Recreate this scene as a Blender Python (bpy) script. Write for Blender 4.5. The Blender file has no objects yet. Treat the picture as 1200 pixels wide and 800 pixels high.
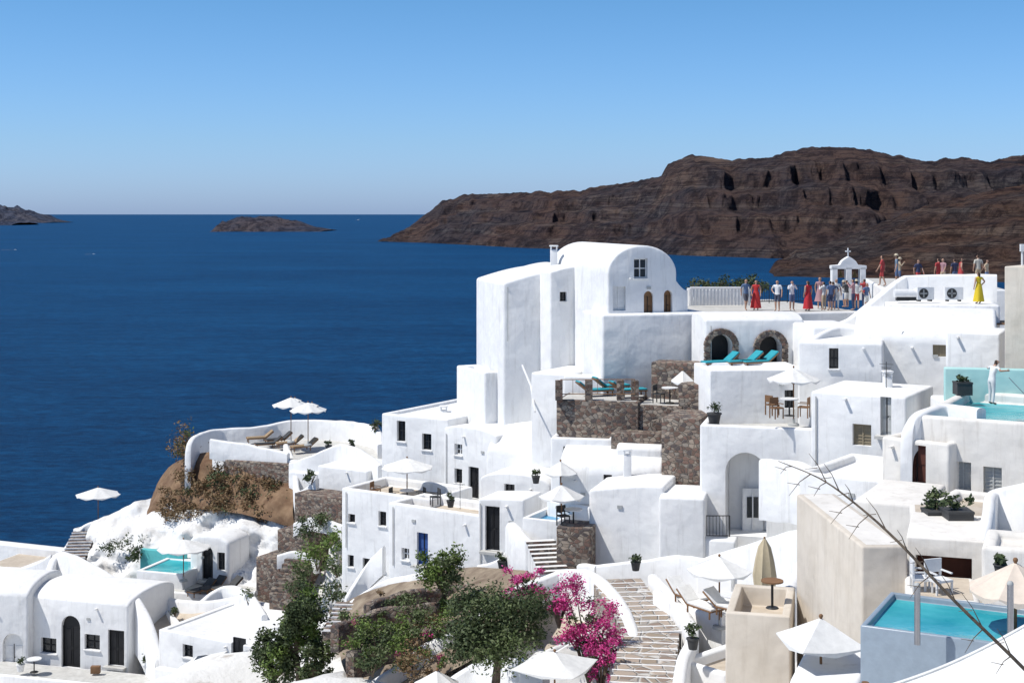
import bpy, bmesh, math, random, bisect
from mathutils import Vector, Matrix, noise
random.seed(7)
F=1648.0; H=120.0
rad=math.radians
CAM=Vector((0,0,H))
def W(u,v,d): return Vector(((u-600)/F*d, d, H-(v-250)/F*d))
def G(u,d,z): return Vector(((u-600)/F*d, d, z))
col=bpy.context.scene.collection
KEEP=[]; KBLK=[]
# ---------------------------------------------------------------- materials
def newmat(name):
    m=bpy.data.materials.new(name); m.use_nodes=True
    nt=m.node_tree; return m,nt,nt.nodes['Principled BSDF']
def noisemat(name,c1,c2,scale=1.5,rough=.85,bump=.15,bscale=6,spec=.25,lo=.35,hi=.65,bdist=.03,low=True):
    m,nt,b=newmat(name); N=nt.nodes; Lk=nt.links
    g=N.new('ShaderNodeNewGeometry')
    n=N.new('ShaderNodeTexNoise'); n.inputs['Scale'].default_value=scale; n.inputs['Detail'].default_value=6; n.inputs['Roughness'].default_value=.62
    r=N.new('ShaderNodeValToRGB'); r.color_ramp.elements[0].position=lo; r.color_ramp.elements[1].position=hi
    r.color_ramp.elements[0].color=(*c1,1); r.color_ramp.elements[1].color=(*c2,1)
    Lk.new(g.outputs['Position'],n.inputs['Vector']); Lk.new(n.outputs['Fac'],r.inputs['Fac']); Lk.new(r.outputs['Color'],b.inputs['Base Color'])
    if bump:
        n2=N.new('ShaderNodeTexNoise'); n2.inputs['Scale'].default_value=bscale; n2.inputs['Detail'].default_value=5
        bp=N.new('ShaderNodeBump'); bp.inputs['Strength'].default_value=bump; bp.inputs['Distance'].default_value=bdist
        Lk.new(g.outputs['Position'],n2.inputs['Vector']); Lk.new(n2.outputs['Fac'],bp.inputs['Height'])
        if low:
            n3=N.new('ShaderNodeTexNoise'); n3.inputs['Scale'].default_value=.9; n3.inputs['Detail'].default_value=2
            b2=N.new('ShaderNodeBump'); b2.inputs['Strength'].default_value=.6; b2.inputs['Distance'].default_value=.16
            Lk.new(g.outputs['Position'],n3.inputs['Vector']); Lk.new(n3.outputs['Fac'],b2.inputs['Height'])
            Lk.new(b2.outputs['Normal'],bp.inputs['Normal'])
        Lk.new(bp.outputs['Normal'],b.inputs['Normal'])
    b.inputs['Roughness'].default_value=rough; b.inputs['Specular IOR Level'].default_value=spec
    return m
def streakplaster(name,c1,c2,c3,bump=.25,bs=7,bd=.03):
    m=noisemat(name,c1,c2,.8,.9,bump,bs,.2,.30,.58,bdist=bd)
    nt=m.node_tree; N=nt.nodes; Lk=nt.links; b=N['Principled BSDF']
    src=b.inputs['Base Color'].links[0].from_socket
    g=N.new('ShaderNodeNewGeometry'); mp=N.new('ShaderNodeMapping'); mp.inputs['Scale'].default_value=(2.6,2.6,.28)
    n=N.new('ShaderNodeTexNoise'); n.inputs['Scale'].default_value=1.3; n.inputs['Detail'].default_value=7; n.inputs['Roughness'].default_value=.7
    r=N.new('ShaderNodeValToRGB'); r.color_ramp.elements[0].position=.53; r.color_ramp.elements[1].position=.80
    r.color_ramp.elements[0].color=(0,0,0,1); r.color_ramp.elements[1].color=(.8,.8,.8,1)
    mx=N.new('ShaderNodeMix'); mx.data_type='RGBA'; mx.inputs['B'].default_value=(*c3,1)
    Lk.new(g.outputs['Position'],mp.inputs['Vector']); Lk.new(mp.outputs['Vector'],n.inputs['Vector']); Lk.new(n.outputs['Fac'],r.inputs['Fac'])
    Lk.new(r.outputs['Color'],mx.inputs['Factor']); Lk.new(src,mx.inputs['A']); Lk.new(mx.outputs['Result'],b.inputs['Base Color'])
    return m
PL=streakplaster('lime_plaster',(.745,.74,.735),(.81,.81,.80),(.54,.53,.51))
PL2=streakplaster('lime_plaster_warm',(.69,.66,.61),(.77,.74,.69),(.51,.47,.42))
PLR=streakplaster('rough_limewash',(.60,.58,.55),(.78,.78,.77),(.36,.31,.26),.6,2.6,.12)
CREAM=streakplaster('cream_plaster',(.56,.50,.42),(.64,.58,.50),(.46,.40,.33))
AQUA=noisemat('aqua_plaster',(.36,.60,.58),(.46,.68,.64),1,.8)
BEIGE=noisemat('sandy_paving',(.46,.39,.31),(.56,.49,.40),2,.9)
GREYFLOOR=noisemat('grey_paving',(.46,.45,.42),(.58,.57,.54),2.5,.9)
def stonemat(name,cols,mortar,scale):
    m,nt,b=newmat(name); N=nt.nodes; Lk=nt.links
    g=N.new('ShaderNodeNewGeometry'); mp=N.new('ShaderNodeMapping'); mp.inputs['Scale'].default_value=(1,1,1.5)
    v=N.new('ShaderNodeTexVoronoi'); v.inputs['Scale'].default_value=scale
    e=N.new('ShaderNodeTexVoronoi'); e.feature='DISTANCE_TO_EDGE'; e.inputs['Scale'].default_value=scale
    r=N.new('ShaderNodeValToRGB'); r.color_ramp.interpolation='CONSTANT'
    while len(r.color_ramp.elements)<len(cols): r.color_ramp.elements.new(.5)
    for i,c in enumerate(cols):
        r.color_ramp.elements[i].position=i/len(cols); r.color_ramp.elements[i].color=(*c,1)
    sx=N.new('ShaderNodeSeparateColor'); 
    er=N.new('ShaderNodeValToRGB'); er.color_ramp.elements[0].position=.0; er.color_ramp.elements[1].position=.09
    mx=N.new('ShaderNodeMix'); mx.data_type='RGBA'; mx.inputs['A'].default_value=(*mortar,1)
    bp=N.new('ShaderNodeBump'); bp.inputs['Strength'].default_value=.9; bp.inputs['Distance'].default_value=.08
    Lk.new(g.outputs['Position'],mp.inputs['Vector']); Lk.new(mp.outputs['Vector'],v.inputs['Vector']); Lk.new(mp.outputs['Vector'],e.inputs['Vector'])
    Lk.new(v.outputs['Color'],sx.inputs['Color']); Lk.new(sx.outputs['Red'],r.inputs['Fac']); Lk.new(e.outputs['Distance'],er.inputs['Fac'])
    Lk.new(er.outputs['Color'],mx.inputs['Factor']); Lk.new(r.outputs['Color'],mx.inputs['B']); Lk.new(mx.outputs['Result'],b.inputs['Base Color'])
    Lk.new(er.outputs['Color'],bp.inputs['Height']); Lk.new(bp.outputs['Normal'],b.inputs['Normal']); b.inputs['Roughness'].default_value=.9
    return m
STONE=stonemat('volcanic_masonry',[(.13,.085,.065),(.22,.165,.13),(.09,.072,.068),(.32,.26,.205),(.18,.11,.085),(.25,.215,.18)],(.26,.225,.19),4.2)
PAVE=stonemat('stone_paving',[(.30,.24,.18),(.38,.31,.25),(.25,.19,.15),(.34,.30,.26)],(.58,.56,.52),2.0)
_c={}
def cm(r,g,b,rough=.7,spec=.3,metal=0):
    k=(r,g,b,rough,spec,metal)
    if k not in _c:
        m=noisemat('paint_%02d_%02d_%02d'%(r*99,g*99,b*99),(r*.88,g*.88,b*.88),(r,g,b),5,rough,.08,20,spec,low=False); 
        m.node_tree.nodes['Principled BSDF'].inputs['Metallic'].default_value=metal
        _c[k]=m
    return _c[k]
GLASS=cm(.02,.025,.03,.12,.6); BLACK=cm(.018,.018,.02,.5); WOOD=cm(.22,.12,.06); DWOOD=cm(.10,.035,.025); WHITEP=cm(.78,.78,.77,.5); FAB=cm(.78,.775,.75,.9,.1)
IRON=cm(.03,.03,.03,.5); BLUE=cm(.04,.10,.30); GREYP=cm(.45,.46,.45); TEAL=cm(.03,.33,.40,.8); SKIN=cm(.50,.30,.21,.6); TERRA=cm(.34,.20,.14)
CHAR=cm(.06,.06,.06,.7)
def watermat(name,c1,c2,scale,rough=.1,spec=.5,bs=3,bd=.03):
    return noisemat(name,c1,c2,scale,rough,.5,bs,spec,bdist=bd,low=False)
POOL=watermat('pool_water',(.015,.28,.33),(.07,.43,.47),.8); POOLB=watermat('plunge_water',(.02,.20,.40),(.04,.30,.52),.8)
def leafmat(name,cols):
    m,nt,b=newmat(name); N=nt.nodes; Lk=nt.links
    g=N.new('ShaderNodeNewGeometry'); r=N.new('ShaderNodeValToRGB')
    while len(r.color_ramp.elements)<len(cols): r.color_ramp.elements.new(.5)
    for i,c in enumerate(cols):
        r.color_ramp.elements[i].position=i/(len(cols)-1); r.color_ramp.elements[i].color=(*c,1)
    Lk.new(g.outputs['Random Per Island'],r.inputs['Fac']); Lk.new(r.outputs['Color'],b.inputs['Base Color'])
    b.inputs['Roughness'].default_value=.6; b.inputs['Specular IOR Level'].default_value=.25
    return m
LG=leafmat('olive_leaves',[(.055,.08,.025),(.10,.135,.05),(.15,.175,.09)])
LG2=leafmat('bright_leaves',[(.06,.10,.02),(.115,.175,.035),(.165,.22,.065)])
LD=leafmat('dark_leaves',[(.035,.055,.022),(.06,.085,.035),(.09,.115,.05)])
LP=leafmat('bougainvillea_bracts',[(.42,.02,.15),(.58,.05,.24),(.66,.14,.36)])
LB=leafmat('dry_scrub',[(.12,.065,.03),(.20,.12,.06),(.15,.11,.05),(.27,.19,.11)])
BARK=noisemat('bark',(.10,.075,.055),(.18,.14,.10),6,.9,.4,14,low=False)
# ---------------------------------------------------------------- mesh accumulator
class M:
    def __init__(s): s.v=[];s.f=[];s.mi=[];s.mats=[]
    def _m(s,m):
        if m not in s.mats: s.mats.append(m)
        return s.mats.index(m)
    def add(s,vs,fs,m):
        o=len(s.v); s.v+= [Vector(x) for x in vs]; i=s._m(m)
        for f in fs: s.f.append([o+k for k in f]); s.mi.append(i)
    def box(s,c,size,m,R=None):
        c=Vector(c); x,y,z=[k/2 for k in size]
        vs=[Vector((a*x,b*y,e*z)) for a in(-1,1) for b in(-1,1) for e in(-1,1)]
        if R is not None: vs=[R@q for q in vs]
        s.add([c+q for q in vs],[(0,1,3,2),(4,6,7,5),(0,4,5,1),(2,3,7,6),(0,2,6,4),(1,5,7,3)],m)
    def prism(s,pts,vec,m):
        n=len(pts); vs=[Vector(p) for p in pts]+[Vector(p)+vec for p in pts]
        s.add(vs,[list(range(n)),list(range(2*n-1,n-1,-1))]+[(i,(i+1)%n,n+(i+1)%n,n+i) for i in range(n)],m)
    def tube(s,pts,rr,m,n=8):
        pts=[Vector(p) for p in pts]
        if not hasattr(rr,'__len__'): rr=[rr]*len(pts)
        vs=[];fs=[]
        for i,p in enumerate(pts):
            t=(pts[min(i+1,len(pts)-1)]-pts[max(i-1,0)]).normalized()
            a=t.cross(Vector((0,0,1)) if abs(t.z)<.9 else Vector((1,0,0))).normalized(); b=t.cross(a)
            for k in range(n):
                q=2*math.pi*k/n; vs.append(p+(a*math.cos(q)+b*math.sin(q))*rr[i])
        for i in range(len(pts)-1):
            for k in range(n): fs.append((i*n+k,i*n+(k+1)%n,(i+1)*n+(k+1)%n,(i+1)*n+k))
        fs.append(list(range(n))); fs.append(list(range((len(pts)-1)*n,len(pts)*n)))
        s.add(vs,fs,m)
    def ball(s,c,r,m,seg=12,ring=8,R=None):
        c=Vector(c); r=Vector(r) if hasattr(r,'__len__') else Vector((r,r,r)); vs=[];fs=[]
        for i in range(ring+1):
            th=math.pi*i/ring
            for k in range(seg):
                q=2*math.pi*k/seg; p=Vector((r.x*math.sin(th)*math.cos(q),r.y*math.sin(th)*math.sin(q),r.z*math.cos(th)))
                vs.append(c+(R@p if R is not None else p))
        for i in range(ring):
            for k in range(seg): fs.append((i*seg+k,i*seg+(k+1)%seg,(i+1)*seg+(k+1)%seg,(i+1)*seg+k))
        s.add(vs,fs,m)
    def leaves(s,c,r,n,size,m,shell=.5,lump=.35):
        c=Vector(c); r=Vector(r) if hasattr(r,'__len__') else Vector((r,r,r))
        cl=[]
        for i in range(max(5,int(n/55))):
            d=Vector((random.gauss(0,1),random.gauss(0,1),random.gauss(0,1))).normalized()
            q=random.uniform(shell,1.0); cl.append(Vector((c.x+d.x*r.x*q,c.y+d.y*r.y*q,c.z+d.z*r.z*q)))
        ms=min(r)*lump
        for i in range(n):
            k=random.choice(cl); d=Vector((random.gauss(0,1),random.gauss(0,1),random.gauss(0,.8)))*ms*.6
            p=k+d; a=Vector((random.gauss(0,1),random.gauss(0,1),random.gauss(0,.7))).normalized()
            b=a.cross(Vector((random.gauss(0,1),random.gauss(0,1),random.gauss(0,1)))).normalized()
            z=size*random.uniform(.6,1.3)
            s.add([p-a*z,p-b*z*.45,p+a*z,p+b*z*.45],[(0,1,2,3)],m)
    def make(s,name,loc=None,parent=None,smooth=True,bevel=0,cut=None,segs=3,ang=38):
        if loc is None: loc=s.v[0].copy() if s.v else Vector()
        if parent is not None: loc=Vector(parent.location)
        me=bpy.data.meshes.new(name); me.from_pydata([v-loc for v in s.v],[],s.f)
        for m in s.mats: me.materials.append(m)
        me.polygons.foreach_set('material_index',s.mi); me.update()
        if len(s.f)<20000:
            bm=bmesh.new(); bm.from_mesh(me)
            bmesh.ops.remove_doubles(bm,verts=bm.verts,dist=1e-5) if len(s.f)<3000 and (bevel or cut) else None
            bmesh.ops.recalc_face_normals(bm,faces=bm.faces)
            bm.to_mesh(me); bm.free()
        ob=bpy.data.objects.new(name,me); col.objects.link(ob); ob.location=loc
        tmp=None
        if bevel or cut:
            if bevel:
                b=ob.modifiers.new('b','BEVEL'); b.width=bevel; b.segments=segs; b.limit_method='ANGLE'; b.angle_limit=rad(32)
            if cut and cut.v:
                tmp=cut.make('tmpcut',loc=loc,smooth=False)
                q=ob.modifiers.new('c','BOOLEAN'); q.operation='DIFFERENCE'; q.solver='EXACT'; q.object=tmp
            dg=bpy.context.evaluated_depsgraph_get(); dg.update()
            nm=bpy.data.meshes.new_from_object(ob.evaluated_get(dg)); ob.modifiers.clear(); ob.data=nm; me=nm
            if tmp: bpy.data.objects.remove(tmp)
        if smooth:
            me.polygons.foreach_set('use_smooth',[True]*len(me.polygons)); me.set_sharp_from_angle(angle=rad(ang))
        if parent is not None: ob.location=(0,0,0); ob.parent=parent
        return ob
def empty(name,loc):
    e=bpy.data.objects.new(name,None); e.empty_display_size=.5; e.location=loc; col.objects.link(e); return e
# ---------------------------------------------------------------- houses
class House:
    def __init__(s,name='white_house'): s.name=name; s.blocks=[]; s.det=M(); s.stn=M(); s.win=M()
    def block(s,u1,d1,u2,d2,vt,vb,L,roof='flat',rise=0,par=0,mat=None,floor=None,ops=(),bev=.11,ext=3,wt=.3):
        mat=mat or PL; floor=floor or mat
        A=W(u1,vt,d1); B=W(u2,vt,d2); zb=W(u1,vb,d1).z-ext; ex=Vector((B.x-A.x,B.y-A.y,0)); w=ex.length; ex.normalize(); ey=Vector((-ex.y,ex.x,0)); Z=Vector((0,0,1))
        O=Vector((A.x,A.y,zb)); h=A.z-zb
        KBLK.append((O.copy(),ex.copy(),ey.copy(),w,L,zb+ext))
        m=M(); n=20
        P=lambda x,y,z:O+ex*x+ey*y+Z*z
        if roof=='vault':
            pr=[(0,0),(w,0),(w,h)]+[(w/2+w/2*math.cos(math.pi*i/n),h+rise*math.sin(math.pi*i/n)) for i in range(1,n)]+[(0,h)]
            m.prism([P(x,0,z) for x,z in pr],ey*L,mat)
        elif roof=='side':
            pr=[(0,0),(L,0),(L,h)]+[(L/2+L/2*math.cos(math.pi*i/n),h+rise*math.sin(math.pi*i/n)) for i in range(1,n)]+[(0,h)]
            m.prism([P(0,y,z) for y,z in pr],ex*w,mat)
        elif roof=='quarter':
            pr=[(0,0),(w,0)]+[(w*(1-i/n),h+rise*math.sin(math.pi/2*(1-i/n))) for i in range(0,n+1)]
            m.prism([P(x,0,z) for x,z in pr],ey*L,mat)
        elif par>0:
            t=wt; f=h-par
            vs=[P(0,0,0),P(w,0,0),P(w,L,0),P(0,L,0),P(0,0,h),P(w,0,h),P(w,L,h),P(0,L,h),P(t,t,h),P(w-t,t,h),P(w-t,L-t,h),P(t,L-t,h),P(t,t,f),P(w-t,t,f),P(w-t,L-t,f),P(t,L-t,f)]
            q=lambda a,b:[(a+i,a+(i+1)%4,b+(i+1)%4,b+i) for i in range(4)]
            m.add(vs,[(0,1,2,3)]+q(0,4)+q(4,8)+q(8,12),mat); m.add([],[],floor); m.f.append([12,13,14,15]); m.mi.append(m._m(floor))
        else:
            m.prism([P(0,0,0),P(w,0,0),P(w,L,0),P(0,L,0)],Z*h,mat)
            if floor is not mat:
                s.det.add([P(.15,.15,h+.004),P(w-.15,.15,h+.004),P(w-.15,L-.15,h+.004),P(.15,L-.15,h+.004)],[(0,1,2,3)],floor)
        if mat in (PL,PL2) and w>2.2 and L>1.5 and s.name in('white_house','flat_roof_house','arched_house','cave_house'):
            rs=random.Random(int(u1*7+vt)); R=Matrix((ex,ey,Z)).transposed()
            for k in range(rs.choice((0,1,1))):
                x=w*rs.uniform(.12,.88); s.det.box(P(x,-.10,h-max(par,.12)-.12),(.11,.28,.07),mat,R); 
            if rs.random()<.5: s.det.box(P(w*rs.uniform(.2,.8),-.02,h-rs.uniform(.6,1.0)),(.22,.06,.14),GREYP,R)
            if rs.random()<.4: s.det.tube([P(w*.06,-.05,h-.2),P(w*.06,-.05,h-3.2)],.025,GREYP,6)
            if rs.random()<.2 and roof=='flat':
                x=w*rs.uniform(.3,.7); s.det.tube([P(x,L*.6,h-.3),P(x,L*.6,h+1.1)],.015,IRON,5); s.det.tube([P(x-.3,L*.6,h+1.0),P(x+.3,L*.6,h+1.0)],.01,IRON,4); s.det.tube([P(x-.2,L*.6,h+.85),P(x+.2,L*.6,h+.85)],.01,IRON,4)
        cut=M()
        for o in ops: s.opening(cut,O,ex,ey,w,L,o,mat)
        s.blocks.append((m,cut,bev)); s.last=(O,ex,ey,w,L,h)
        return s
    def opening(s,cut,O,ex,ey,w,L,o,mat):
        kind,u,vt,vb,wp=o[:5]; k=dict(arch=False,rec=.26,face='f',ring=None,door=None); k.update(o[5] if len(o)>5 else {})
        Z=Vector((0,0,1))
        if k['face']=='f': fo,fx,fn=O,ex,ey
        else: fo,fx,fn=O+ey*L,-ey,ex
        def hit(u,v):
            d=Vector(((u-600)/F,1,-(v-250)/F)); t=(fo-CAM).dot(fn)/d.dot(fn); p=CAM+d*t; return (p-fo).dot(fx),(p-fo).z,t
        xc,zt,t=hit(u,vt); _,zb,_=hit(u,vb); x0=hit(u-wp/2,vb)[0]; x1=hit(u+wp/2,vb)[0]; wd=abs(x1-x0); xc=(x0+x1)/2
        def outl(sh,zo=0):
            a=wd/2-sh; 
            if k['arch']:
                zs=zt-wd/2; return [(xc-a,zb+zo),(xc+a,zb+zo)]+[(xc+a*math.cos(math.pi*i/12),zs+(wd/2-sh)*math.sin(math.pi*i/12)) for i in range(13)]
            return [(xc-a,zb+zo),(xc+a,zb+zo),(xc+a,zt-sh),(xc-a,zt-sh)]
        P=lambda x,y,z:fo+fx*x+fn*y+Z*z
        rec=k['rec']; cut.prism([P(x,-.15,z) for x,z in outl(0)],fn*(rec+.15),mat)
        cols={'black':BLACK,'brown':WOOD,'red':DWOOD,'blue':BLUE,'grey':GREYP,'white':WHITEP,'glass':GLASS,'aqua':TEAL,'tan':cm(.30,.25,.17)}
        D=s.win
        R=Matrix((fx,fn,Z)).transposed()
        hh=zt-zb
        if kind.startswith('win'):
            c=cols[kind.split('_')[1]] if '_' in kind else WHITEP
            D.prism([P(x,rec-.03,z) for x,z in outl(.01,.01)],fn*.02,GLASS)
            top=zt-(wd/2 if k['arch'] else 0)
            for xx in (xc-wd/2+.035,xc,xc+wd/2-.035): D.box(P(xx,rec-.06,(zb+(top if xx!=xc else zt-.02))/2),(.05,.05,(top if xx!=xc else zt-.02)-zb-.02),c,R)
            for zz in (zb+.04,zb+hh*.5,top-.03): D.box(P(xc,rec-.062,zz),(wd-.03,.045,.05),c,R)
            D.box(P(xc,-.02,zb-.03),(wd+.12,.14,.05),PL,R)
        elif kind.startswith('shut'):
            c=cols[kind.split('_')[1]]
            D.prism([P(x,rec-.06,z) for x,z in outl(.01,.01)],fn*.04,c)
            nn=int(hh/.12)
            for i in range(1,nn): D.box(P(xc,rec-.075,zb+hh*i/nn),(wd-.12,.03,.03),c,R)
            D.box(P(xc,rec-.09,zb+hh/2),(.05,.04,hh*.98-(.3*wd if k['arch'] else 0)),c,R)
        elif kind.startswith('door'):
            c=cols[kind.split('_')[1]]
            D.prism([P(x,rec-.06,z) for x,z in outl(.01,.005)],fn*.04,c)
            top=zt-(wd/2 if k['arch'] else 0)
            D.box(P(xc,rec-.075,(zb+top)/2),(.03,.03,(top-zb)*.96),BLACK if c is not BLACK else IRON,R)
            for sx in(-1,1):
                for a,b in((.08,.42),(.5,.92)):
                    D.box(P(xc+sx*wd*.24,rec-.07,zb+(top-zb)*(a+b)/2),(wd*.34,.03,(top-zb)*(b-a)),c,R)
                D.box(P(xc+sx*(wd/2-.03),rec-.09,(zb+top)/2),(.05,.06,top-zb-.01),c,R)
            D.ball(P(xc+.07,rec-.12,zb+(top-zb)*.48),.03,IRON,8,5)
            D.box(P(xc,-.14,zb-.06),(wd+.3,.42,.12),GREYFLOOR,R)
        elif kind=='open':
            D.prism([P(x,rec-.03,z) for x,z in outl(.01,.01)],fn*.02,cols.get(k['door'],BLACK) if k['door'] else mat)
        if k['ring']:
            a=wd/2; zs=zt-a
            for i in range(9):
                q=math.pi*(i+.5)/9; Rr=Matrix.Rotation(math.pi/2-q,3,Vector((0,1,0)))
                s.stn.box(P(xc+(a+.16)*math.cos(q),-.03,zs+(a+.16)*math.sin(q)),((a+.3)*math.pi/9*.92,.22,.3),k['ring'],R@Rr)
            for sx in(-1,1):
                for j in range(3): s.stn.box(P(xc+sx*(a+.15),-.03,zb+(zs-zb)*(j+.5)/3),(.3,.22,(zs-zb)/3*.92),k['ring'],R)
    def done(s):
        O=s.blocks[0][0].v[0]; e=empty(s.name,O)
        for i,(m,c,b) in enumerate(s.blocks): m.make('walls' if i==0 else 'wing',parent=e,bevel=b,cut=c)
        if s.win.v: s.win.make('doors_and_windows',parent=e,smooth=False)
        if s.det.v: s.det.make('roof_detail',parent=e)
        if s.stn.v: s.stn.make('stone_surrounds',parent=e,bevel=.03,segs=1)
        return e
def H1(*a,name='white_house',**k):
    return House(name).block(*a,**k).done()
def catmull(P,n=6):
    out=[]
    for i in range(len(P)-1):
        a=P[max(i-1,0)];b=P[i];c=P[i+1];d=P[min(i+2,len(P)-1)]
        for k in range(n):
            t=k/n; out.append(.5*((2*b)+(c-a)*t+(2*a-5*b+4*c-d)*t*t+(3*b-a-3*c+d)*t**3))
    out.append(P[-1]); return out
def ribbon(pts,drop=2,th=.35,name='whitewashed_wall',mat=None,curve=True,jit=.06,keep=.7):
    P=[W(*p) for p in pts]
    if curve: P=catmull(P,7)
    else:
        Q=[]
        for i in range(len(P)-1):
            for k in range(4): Q.append(P[i].lerp(P[i+1],k/4))
        P=Q+[P[-1]]
    m=M(); vs=[];fs=[]
    prof=[(-.5,None),(-.5,-.1),(-.38,-.03),(-.15,0),(.15,0),(.38,-.03),(.5,-.1),(.5,None)]
    n=len(prof)
    for i,p in enumerate(P):
        if i%2==0: KEEP.append((p.x,p.y,p.z-keep,1.3))
        t=P[min(i+1,len(P)-1)]-P[max(i-1,0)]; t.z=0
        if t.length<1e-6: t=Vector((1,0,0))
        t.normalize(); s=Vector((t.y,-t.x,0)); j=noise.noise(p*1.3)*jit
        for x,z in prof:
            q=p+s*(x*th)+Vector((0,0,(-drop if z is None else z)+j)); vs.append(q)
    for i in range(len(P)-1):
        for k in range(n-1): fs.append((i*n+k,(i+1)*n+k,(i+1)*n+k+1,i*n+k+1))
    fs.append(list(range(n))); fs.append(list(range((len(P)-1)*n,len(P)*n)))
    m.add(vs,fs,mat or PL); return m.make(name,ang=50)
def stairs(p0,p1,width,n,mat,name='stone_steps',edge=None):
    p0=W(*p0);p1=W(*p1); m=M(); d=p1-p0; dh=Vector((d.x,d.y,0)); L=dh.length; dh.normalize(); s=Vector((dh.y,-dh.x,0)); R=Matrix((s,dh,Vector((0,0,1)))).transposed()
    for i in range(n):
        t=(i+.5)/n; c=p0.lerp(p1,t); top=p0.z+d.z*(i+1)/n; hh=1.6
        for q in(-.5,0,.5): KEEP.append((c.x+s.x*q*width,c.y+s.y*q*width,top-.6,1.2))
        m.box((c.x,c.y,top-hh/2),(width*random.uniform(.97,1.03),L/n*1.04,hh),mat,R)
        if edge: 
            f=Vector((c.x,c.y,0))-dh*(L/n*.5); m.box((f.x,f.y,top-.035),(width*1.04,.09,.08),edge,R)
    return m.make(name,smooth=False)
# ---------------------------------------------------------------- props
def umbrella(u,v,d,wpx,h=2.5,sides=8,mat=None,closed=False,z=None,name='patio_umbrella',double=False,rise=.5):
    mat=mat or FAB; c=W(u,v,d); r=wpx/2*d/F; m=M(); rot=random.uniform(0,1)
    foot=c-Vector((0,0,h-.35)) 
    def canopy(c,r,rise):
        n=sides*4; vs=[c+Vector((0,0,rise))];fs=[]
        for j,(q,zz) in enumerate(((.33,.66),(.66,.32),(1,0),(1.0,-.13))):
            for k in range(n):
                a=2*math.pi*k/n+rot; ph=(k%4)/4; sc=math.cos(math.pi/sides)/math.cos((ph-.5)*2*math.pi/sides)
                sag=-.06*math.sin(math.pi*ph)*q; rr=r*q*sc
                vs.append(c+Vector((math.cos(a)*rr,math.sin(a)*rr,rise*zz+sag+(.04*math.cos(2*math.pi*ph) if j==3 else 0))))
        for k in range(n): fs.append((0,1+k,1+(k+1)%n))
        for j in range(3):
            for k in range(n): fs.append((1+j*n+k,1+(j+1)*n+k,1+(j+1)*n+(k+1)%n,1+j*n+(k+1)%n))
        m.add(vs,fs,mat)
        for k in range(sides):
            a=2*math.pi*k/sides+rot; m.tube([c+Vector((0,0,rise-.05)),c+Vector((math.cos(a)*r*.97,math.sin(a)*r*.97,-.03))],.012,WOOD,5)
            m.tube([c+Vector((0,0,rise-.75)),c+Vector((math.cos(a)*r*.5,math.sin(a)*r*.5,rise*.46))],.01,WOOD,5)
        m.ball(c+Vector((0,0,rise+.04)),.05,WOOD,8,5)
    if closed:
        vs=[];n=16
        for zz,rr in((.75,.03),(.5,.16),(.1,.24),(-.35,.30),(-.75,.26),(-.8,.1)):
            for k in range(n):
                a=2*math.pi*k/n; q=rr*(1+.22*(k%2)); vs.append(c+Vector((math.cos(a)*q,math.sin(a)*q,zz)))
        fs=[(j*n+k,j*n+(k+1)%n,(j+1)*n+(k+1)%n,(j+1)*n+k) for j in range(5) for k in range(n)]
        m.add(vs,fs,mat)
    else:
        canopy(c,r,rise)
        if double: canopy(c+Vector((.25,.1,rise*.55)),r*.35,rise*.35)
    m.tube([foot,c+Vector((0,0,rise if not closed else .8))],.03,WOOD,8)
    m.tube([foot,foot+Vector((0,0,.09)),foot+Vector((0,0,.1)),foot+Vector((0,0,.3))],[.26,.24,.05,.05],GREYP,12)
    return m.make(name,loc=foot)
def lounger(p,ang=0,mat=None,name='sun_lounger'):
    m=M(); mat=mat or FAB; R=Matrix.Rotation(ang,3,'Z'); p=Vector(p)
    m.box(p+R@Vector((0,0,.28)),(.65,1.3,.06),WOOD,R); m.box(p+R@Vector((0,0,.345)),(.6,1.28,.08),mat,R)
    Rt=R@Matrix.Rotation(rad(38),3,'X')
    m.box(p+R@Vector((0,.92,.5)),(.65,.7,.05),WOOD,Rt); m.box(p+R@Vector((0,.9,.57)),(.6,.68,.08),mat,Rt)
    for x in(-.28,.28):
        for y in(-.55,.6): m.box(p+R@Vector((x,y,.125)),(.06,.06,.25),WOOD,R)
    return m.make(name,loc=p,bevel=.015,segs=1)
def table(p,r=.4,name='cafe_table',mat=None):
    m=M(); p=Vector(p); mat=mat or WHITEP
    m.tube([p+Vector((0,0,.71)),p+Vector((0,0,.75))],r,mat,20); m.tube([p,p+Vector((0,0,.71))],.035,IRON,8); m.tube([p,p+Vector((0,0,.03))],[r*.6,r*.5],IRON,16)
    return m.make(name,loc=p)
def chair(p,ang=0,mat=None,name='terrace_chair'):
    m=M(); p=Vector(p); R=Matrix.Rotation(ang,3,'Z'); mat=mat or WOOD
    m.box(p+R@Vector((0,0,.45)),(.45,.45,.05),mat,R); m.box(p+R@Vector((0,.21,.72)),(.45,.04,.3),mat,R)
    for x in(-.2,.2):
        m.box(p+R@Vector((x,-.2,.22)),(.04,.04,.44),mat,R); m.box(p+R@Vector((x,.21,.43)),(.04,.045,.86),mat,R)
        m.box(p+R@Vector((x,0,.62)),(.04,.42,.03),mat,R)
    return m.make(name,loc=p,smooth=False)
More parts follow.
